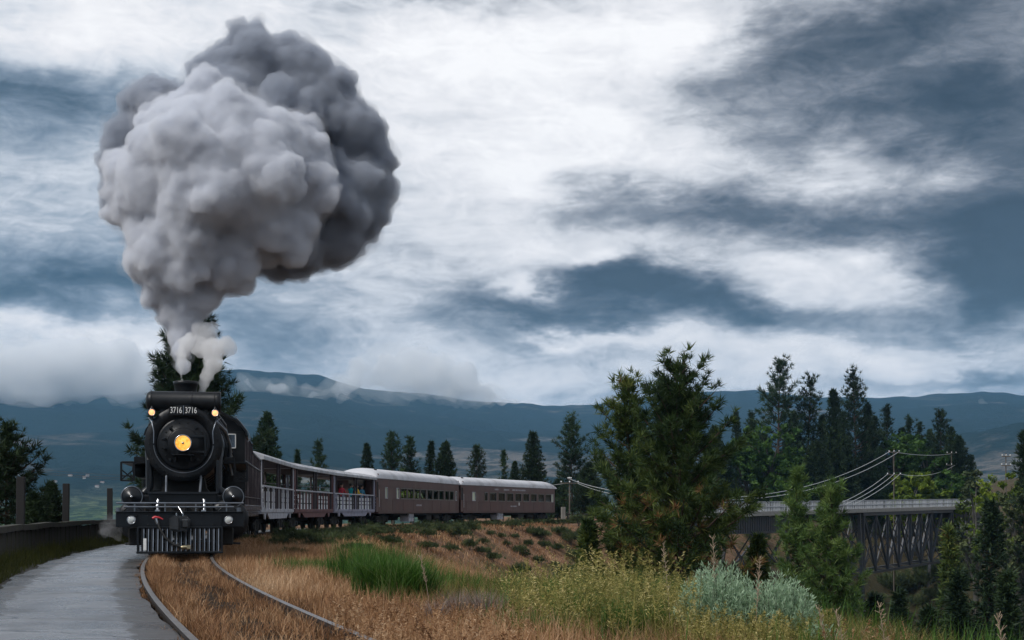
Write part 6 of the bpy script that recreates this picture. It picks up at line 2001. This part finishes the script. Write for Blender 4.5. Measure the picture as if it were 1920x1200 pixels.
# seed-head grass
def seed_grass(name, roots, h, label, m_='seed', spk=34, stem_m=None):
    n = len(roots)
    a = rng.uniform(0, 6.283, n); lean = rng.uniform(.05, .42, n)
    dirv = np.stack([np.cos(a), np.sin(a), np.zeros(n)], 1)
    f = lambda t: roots + np.array([0, 0, 1.]) * (h * (t - .18 * lean * t * t))[:, None] + dirv * (h * lean * t ** 2)[:, None]
    V, fl, sz_, t_ = [], [], [], []
    b = rng.uniform(0, 6.283, n); side = np.stack([np.cos(b), np.sin(b), np.zeros(n)], 1)
    ks = 5; rows = []
    for k in range(ks + 1):
        c = f(np.full(n, k / ks)); ww = .0035 * (1 - .6 * k / ks)
        rows += [c - side * ww, c + side * ww]
    VS = np.stack(rows, 1).reshape(-1, 3); m2 = 2 * (ks + 1)
    q = np.array([[2 * k, 2 * k + 1, 2 * k + 3, 2 * k + 2] for k in range(ks)]).reshape(1, -1)
    FS = ((np.arange(n) * m2)[:, None] + q).ravel(); SS = np.full(n * ks, 4); TS = np.repeat(rng.uniform(.1, .7, n), m2)
    # spikelets on short drooping branchlets along the top third
    tt = rng.uniform(.58, 1.0, (n, spk))
    idx = np.repeat(np.arange(n), spk); tf = tt.ravel()
    c = roots[idx] + np.array([0, 0, 1.]) * (h[idx] * (tf - .18 * lean[idx] * tf * tf))[:, None] + dirv[idx] * (h[idx] * lean[idx] * tf ** 2)[:, None]
    ph = rng.uniform(0, 6.283, len(tf)); rad = (1.03 - tf) * .42 * h[idx] * rng.uniform(.25, 1, len(tf)) * .55
    o_ = np.stack([np.cos(ph), np.sin(ph), np.full(len(tf), .25)], 1) * rad[:, None]
    c = c + o_
    d = unit(np.stack([np.cos(ph), np.sin(ph), rng.uniform(-.2, 1.1, len(tf))], 1) + dirv[idx] * .5); s2 = unit(np.cross(d, rng.randn(len(tf), 3)))
    ln = rng.uniform(.012, .026, (len(tf), 1)); wd_ = ln * .19
    VP = np.stack([c - d * ln, c + s2 * wd_, c + d * ln, c - s2 * wd_], 1).reshape(-1, 3)
    FP = np.arange(len(VP)) + len(VS)
    V = np.concatenate([VS, VP]); fl = np.concatenate([FS, FP]); sz_ = np.concatenate([SS, np.full(len(tf), 4)])
    pt_ = np.clip(.5 + 1.3 * fbm(roots[:, 0] * 2.5, roots[:, 1] * 1.6) + rng.uniform(-.3, .3, n), 0, 1)
    t_ = np.concatenate([TS, np.repeat(np.clip(pt_[idx] + rng.uniform(-.25, .25, len(tf)), 0, 1), 4)])
    return np_mesh(name, V, fl, sz_, m_, t_)
def seed_patch(pxs, d0, d1, n, hmin, hmax, label, m_='seed', spk=50, edge=4.4):
    px = rng.uniform(pxs[0], pxs[1], n); d = rng.uniform(d0, d1, n)
    x = (px - 960) / F * d
    P = on_ground(x, d)
    o = link(bpy.data.objects.new('seed_grass', seed_grass('seed_grass', P, rng.uniform(hmin, hmax, n), label, m_, spk)))
    return tag(o, label, None, None, 'stuff')
seed_patch((960, 1310), 13, 19, 380, .5, .95, 'golden seed head grass massed on the foreground mound')
seed_patch((1080, 1240), 14, 18, 60, .95, 1.15, 'tall golden grass plumes in front of the biggest pine')
seed_patch((1290, 1560), 12.5, 16, 420, .32, .60, 'golden brown seed grass below the silver bush')
seed_patch((620, 1000), 11.5, 18, 420, .22, .42, 'short tan seed grass at the bottom of the bank', 'dry', 26)
seed_patch((1540, 1720), 11, 13.5, 46, .35, .62, 'dry grass plumes at the bottom right of the mound', 'dry', 30)
seed_patch((1780, 1930), 10, 12.5, 44, .30, .55, 'thin dry grass at the bottom right corner', 'seed', 26)
# silver sagebrush
def sage_bush(px, d, w_, h_, n, label):
    x0 = (px - 960) / F * d; z0 = zg(x0, d)
    a = rng.uniform(0, 6.283, n); r = w_ / 2 * np.sqrt(rng.rand(n))
    root = np.stack([np.cos(a) * r * .45, np.sin(a) * r * .45, np.zeros(n)], 1)
    top = np.stack([np.cos(a) * r, np.sin(a) * r, h_ * np.sqrt(np.clip(1 - .75 * (r / (w_ / 2)) ** 2, .1, 1)) * rng.uniform(.78, 1.08, n)], 1)
    nl = 34
    t = rng.uniform(.25, 1, (n, nl)); idx = np.repeat(np.arange(n), nl); tf = t.ravel()[:, None]
    c = root[idx] * (1 - tf) + top[idx] * tf
    ax = unit(top - root)[idx]
    d_ = unit(ax * 1.1 + rng.randn(len(idx), 3) * .55); s2 = unit(np.cross(d_, rng.randn(len(idx), 3)))
    ln = rng.uniform(.035, .075, (len(idx), 1)); wd_ = ln * .085
    V = np.stack([c, c + d_ * ln * .6 + s2 * wd_, c + d_ * ln, c + d_ * ln * .6 - s2 * wd_], 1).reshape(-1, 3)
    T = np.repeat(np.clip(.25 + .55 * tf[:, 0] + rng.uniform(-.25, .25, len(idx)), 0, 1), 4)
    o = empty('sagebrush', (x0, d, z0), 0, label, 'bush', 'silver sagebrush on the mound')
    link(bpy.data.objects.new('foliage', np_mesh('foliage', V, np.arange(len(V)), np.full(len(idx), 4), 'sage', T)), o)
    st = MB()
    for k in range(0, n, max(1, n // 60)): st.tube([tuple(root[k]), tuple(root[k] * .4 + top[k] * .6), tuple(top[k])], [.006, .004, .002], 3, caps=False)
    st.build('stem', 'bark_grey', o)
sage_bush(1348, 15.0, .95, .90, 460, 'silver green sagebrush, left and tallest of the silver pair')
sage_bush(1455, 14.8, .90, .84, 420, 'silver green sagebrush, right of the silver pair')
sage_bush(1300, 15.8, .50, .62, 130, 'small silver green sagebrush left of the silver pair')
sage_bush(1535, 13.8, .45, .42, 130, 'dull sagebrush at the right end of the mound')
# grey dead brush
def dead_brush(px, d, w_, h_, n, label):
    x0 = (px - 960) / F * d
    a = rng.uniform(0, 6.283, n); P = np.stack([np.cos(a) * w_ * .12 * rng.rand(n), np.sin(a) * w_ * .12 * rng.rand(n), np.zeros(n)], 1)
    V, fl, sz_, t_ = blades(P, h_ * rng.uniform(.45, 1.05, n), rng.uniform(.004, .008, n), rng.uniform(.15, .85, n), rng.uniform(0, 1, n), 4, aim=a)
    o = link(bpy.data.objects.new('dead_brush', np_mesh('dead_brush', V, fl, sz_, 'dead_twig', t_)))
    o.location = (x0, d, zg(x0, d) - .02)
    tag(o, label, 'dead shrub', 'grey dead shrubs on the near bank')
dead_brush(905, 17.5, .9, .56, 900, 'grey dead feathery shrub, right of the pale pair')
dead_brush(860, 18.5, .9, .52, 800, 'grey dead feathery shrub, left of the pale pair')
dead_brush(815, 17, .7, .40, 500, 'small grey dead shrub at the right edge of the lush clump')
# tall bare stalks
def stalk(px, d, h_, lean, label):
    x0 = (px - 960) / F * d
    mb = MB(); n_ = 12
    pts = [(lean * (k / n_) ** 1.6, 0, h_ * k / n_) for k in range(n_ + 1)]
    mb.tube(pts, [.0032 * (1 - .6 * k / n_) + .001 for k in range(n_ + 1)], 4)
    rr = random.Random(px)
    for k in range(46):
        t = rr.uniform(.55, 1); i_ = min(int(t * n_), n_ - 1); p = Vector(pts[i_]).lerp(Vector(pts[i_ + 1]), t * n_ - i_)
        e = p + Vector((rr.uniform(-.04, .04), rr.uniform(-.04, .04), rr.uniform(.015, .06)))
        mb.bar(p, e, .0038, .003)
    o = mb.build('dry_stalk', 'dead_stalk', None, (x0, d, zg(x0, d) - .03))
    tag(o, label, 'dry stalk', 'tall dry stalks')
M['dead_stalk'] = mat('pale_dry_stalk', (.36, .27, .19), .8, 0, .3, 20)
stalk(1342, 15, 1.22, -.03, 'straight dry stalk rising left of the silver sagebrush')
stalk(1416, 14.5, 1.05, .05, 'dry stalk between the two silver sagebrush')
stalk(1258, 15, 1.12, -.08, 'curved dry stalk in front of the biggest pine trunk')
stalk(1590, 12, .72, -.10, 'dry stalk leaning left over the end of the mound')
stalk(1668, 12, .80, -.09, 'feathery dry stalk standing against the dark ravine')
stalk(1890, 11, .78, -.08, 'thin dry stalk at the far right bottom')
stalk(1560, 12.4, .70, -.12, 'short dry stalk beside the dull sagebrush')
stalk(806, 20, .85, -.14, 'leaning dry stalk right of the lush grass clump')

# ================================================================== smoke and low cloud
def billow(name, spheres, voxel, amps, material, parent=None, loc=(0, 0, 0), seed=1, kids=9, kid=(.38, .6), gk=0):
    """a cauliflower surface: lobes, smaller lobes on their skin, then noise; the inside is a volume"""
    rr = np.random.RandomState(seed)
    S_ = [(np.array(c, float), r) for c, r in spheres]
    lev = list(S_)
    allS = list(S_)
    for g in range(1 + gk):
        nxt = []
        for (c, r) in lev:
            for k in range(kids if g == 0 else 7):
                d = unit(rr.randn(3)); q = r * rr.uniform(*kid)
                nxt.append((c + d * (r * .82), q))
        allS += nxt; lev = nxt
    # union of spheres through one icosphere template
    import bmesh
    bm = bmesh.new(); bmesh.ops.create_icosphere(bm, subdivisions=2, radius=1)
    tv = np.array([v.co[:] for v in bm.verts]); tf = np.array([[v.index for v in f.verts] for f in bm.faces]); bm.free()
    V = np.concatenate([tv * r + c for c, r in allS]); Fc = np.concatenate([tf + i * len(tv) for i in range(len(allS))])
    me = np_mesh('tmp', V, Fc.ravel(), np.full(len(Fc), 3), material)
    o = bpy.data.objects.new('tmp', me); col.objects.link(o)
    m1 = o.modifiers.new('r', 'REMESH'); m1.mode = 'VOXEL'; m1.voxel_size = voxel
    for i, (size, st) in enumerate(amps):
        tx = bpy.data.textures.new('puff', 'CLOUDS'); tx.noise_scale = size; tx.noise_depth = 2; tx.noise_basis = 'BLENDER_ORIGINAL'
        dm = o.modifiers.new('d%d' % i, 'DISPLACE'); dm.texture = tx; dm.texture_coords = 'LOCAL'; dm.strength = st; dm.mid_level = .5
    m2 = o.modifiers.new('r2', 'REMESH'); m2.mode = 'VOXEL'; m2.voxel_size = voxel
    bpy.context.view_layer.update()
    me2 = bpy.data.meshes.new_from_object(o.evaluated_get(bpy.context.evaluated_depsgraph_get()))
    bpy.data.objects.remove(o)
    me2.materials.clear(); me2.materials.append(material)
    ob = bpy.data.objects.new(name, me2); ob.location = loc
    return link(ob, parent)
SD = 40.0
def SP(px, py, r, dd=0.0):
    return (tuple(PX(px, py, SD + dd) - Vector((0, 0, 0))), r / F * SD)
smoke = empty('smoke_plume', (0, 0, 0), 0, 'huge grey smoke plume billowing from the locomotive chimney', 'smoke plume')
pale = [SP(345, 610, 30), SP(342, 575, 42), SP(338, 535, 58), SP(325, 490, 78), SP(375, 480, 76), SP(300, 470, 50, -.2), SP(350, 440, 70, -.4), SP(415, 470, 56, -.2), SP(455, 500, 34, -.2),
        SP(300, 350, 92, -.2), SP(250, 330, 52, .2), SP(255, 390, 52), SP(390, 340, 105, -.7), SP(340, 255, 78, .1), SP(440, 265, 95, -.2), SP(400, 205, 62, .4), SP(470, 360, 92, -.4), SP(520, 300, 85, .2),
        SP(555, 270, 52, .4), SP(570, 360, 62, .4), SP(540, 420, 62, .2), SP(480, 430, 60, 0), SP(360, 390, 70, -1.0), SP(580, 320, 40, .5)]
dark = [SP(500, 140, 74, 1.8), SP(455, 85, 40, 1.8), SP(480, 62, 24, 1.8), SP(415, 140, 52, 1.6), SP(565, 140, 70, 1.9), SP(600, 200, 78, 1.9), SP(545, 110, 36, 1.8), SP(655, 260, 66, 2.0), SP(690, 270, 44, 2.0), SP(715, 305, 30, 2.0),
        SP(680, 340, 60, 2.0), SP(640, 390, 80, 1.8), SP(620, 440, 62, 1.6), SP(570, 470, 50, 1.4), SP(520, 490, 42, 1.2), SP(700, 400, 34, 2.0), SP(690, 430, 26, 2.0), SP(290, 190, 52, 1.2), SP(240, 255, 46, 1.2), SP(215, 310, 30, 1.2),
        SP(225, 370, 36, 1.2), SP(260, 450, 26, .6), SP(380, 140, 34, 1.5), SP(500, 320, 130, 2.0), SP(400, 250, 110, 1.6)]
pale += [SP(341, 635, 26), SP(338, 660, 18, -.5), SP(343, 685, 12, -1.2), SP(272, 480, 40, -.1), SP(268, 500, 28, 0), SP(430, 515, 40, 0), SP(300, 545, 34), SP(385, 550, 36), SP(455, 465, 36, -.2)]
def layers(name, sph, sc, colr, dens, seeds, kids, kid):
    # dense heart inside thinner and thinner skins, each torn more than the one below
    spec = [(.88, [(1.0, .20), (.4, .16), (.17, .10)], 1), (.97, [(.8, .26), (.33, .22), (.14, .17), (.07, .09)], 1), (1.01, [(.7, .40), (.3, .38), (.13, .30)], 0), (1.07, [(.6, .6), (.26, .55), (.12, .42)], 0)]
    for k, (q, amps, gk) in enumerate(spec):
        billow(name, [(c, r * q) for c, r in sph], .058 if k == 1 else .12 if k == 0 else .098, amps, vol_mat(name + '_%d' % k, colr, dens[k]), smoke, seed=seeds, kids=kids, kid=kid, gk=gk)
layers('pale_billow', pale, 1, (.885, .90, .935), (8.0, 4.6, .8, .3), 4, 9, (.36, .58))
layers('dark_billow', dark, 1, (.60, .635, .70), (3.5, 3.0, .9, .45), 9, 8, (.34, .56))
# steam
jet = [SP(340, 712 - k * 7, 3 + k * .9, -2.2) for k in range(7)] + [SP(344 + k * 3, 660 - k * 6, 11 + k, -2) for k in range(4)]
o = billow('steam', jet, .022, [(.2, .10), (.08, .05)], vol_mat('white_steam', (.985, .985, .99), 6.0), None, seed=3, kids=5)
tag(o, 'thin white steam jet leaping from the chimney rim', 'steam', 'wisps of steam')
jet2 = [SP(378 + k * 3.5, 735 - k * 8, 6 + k * 1.5, -1.0) for k in range(8)] + [SP(400, 655, 24, -.8), SP(425, 650, 18, -.6), SP(372, 650, 20, -.6), SP(385, 625, 22, -.4)]
o = billow('steam', jet2, .03, [(.3, .2), (.12, .09)], vol_mat('pale_steam', (.985, .985, .99), 3.2), None, seed=6, kids=6)
tag(o, 'white steam cloud drifting right of the chimney', 'steam', 'wisps of steam')
rj = random.Random(4)
jet3 = [(tuple(PX(rj.uniform(196, 226), rj.uniform(968, 1016), 36 + rj.uniform(-.3, .3))), rj.uniform(5, 11) / F * 36) for _ in range(15)]
o = billow('steam', jet3, .035, [(.35, .30), (.14, .22), (.07, .12)], vol_mat('thin_steam', (.95, .95, .96), .42), None, seed=8, kids=4)
tag(o, 'faint steam leaking beside the left cylinder', 'steam', 'wisps of steam')
# cloud lying on the mountain
def CP(px, py, r, d=4600): return (tuple(PX(px, py, d)), r / F * d)
bank = [CP(px, 712 + 5 * math.sin(px * .031), 38 + 6 * math.sin(px * .023), 5000) for px in range(-60, 320, 13)] + [CP(px, 690, 50, 5000) for px in range(-60, 260, 40)]
cm = vol_mat('low_cloud', (.997, .997, .998), .018, .0)
thin_ = vol_mat('low_cloud_skin', (.997, .997, .998), .0045, .0)
o = empty('cloud_bank', (0, 0, 0)); o['kind'] = 'stuff'
billow('cloud_body', [(c, r * .9) for c, r in bank], 13, [(200, 60), (70, 40), (28, 22)], cm, o, seed=12, kids=6)
billow('cloud_skin', [(c, r * 1.05) for c, r in bank], 13, [(160, 90), (60, 80), (26, 50)], thin_, o, seed=15, kids=6)
tag(o, 'long white cloud bank lying over the mountain at the left', None, None, 'stuff')
mid = [CP(462, 715, 16), CP(478, 735, 15), CP(505, 728, 17), CP(532, 730, 18), CP(560, 744, 10), CP(585, 740, 14), CP(612, 736, 18), CP(640, 726, 24), CP(668, 716, 26), CP(690, 722, 22), CP(725, 716, 28), CP(752, 712, 32), CP(785, 716, 32),
       CP(820, 722, 28), CP(850, 724, 28), CP(880, 732, 24), CP(912, 740, 20), CP(940, 746, 16), CP(965, 752, 12), CP(990, 757, 8), CP(720, 690, 30), CP(770, 684, 34), CP(820, 694, 30), CP(870, 706, 26), CP(672, 690, 22)]
o = empty('torn_cloud', (0, 0, 0)); o['kind'] = 'stuff'
billow('cloud_body', [(c, r * .85) for c, r in mid], 9, [(150, 70), (55, 52), (24, 30), (12, 14)], cm, o, seed=13, kids=7)
billow('cloud_skin', [(c, r * 1.08) for c, r in mid], 10, [(120, 90), (50, 85), (24, 56), (12, 26)], thin_, o, seed=16, kids=7)
tag(o, 'torn white cloud draped over the mountain behind the train', None, None, 'stuff')
o = billow('low_cloud', [CP(1838, 750, 7, 5000), CP(1846, 762, 6, 5000), CP(1862, 768, 4, 5000)], 7, [(60, 30)], vol_mat('thin_cloud', (.985, .985, .99), .006), None, seed=14, kids=5)
tag(o, 'small wisp of cloud on the mountain at the right', None, None, 'stuff')
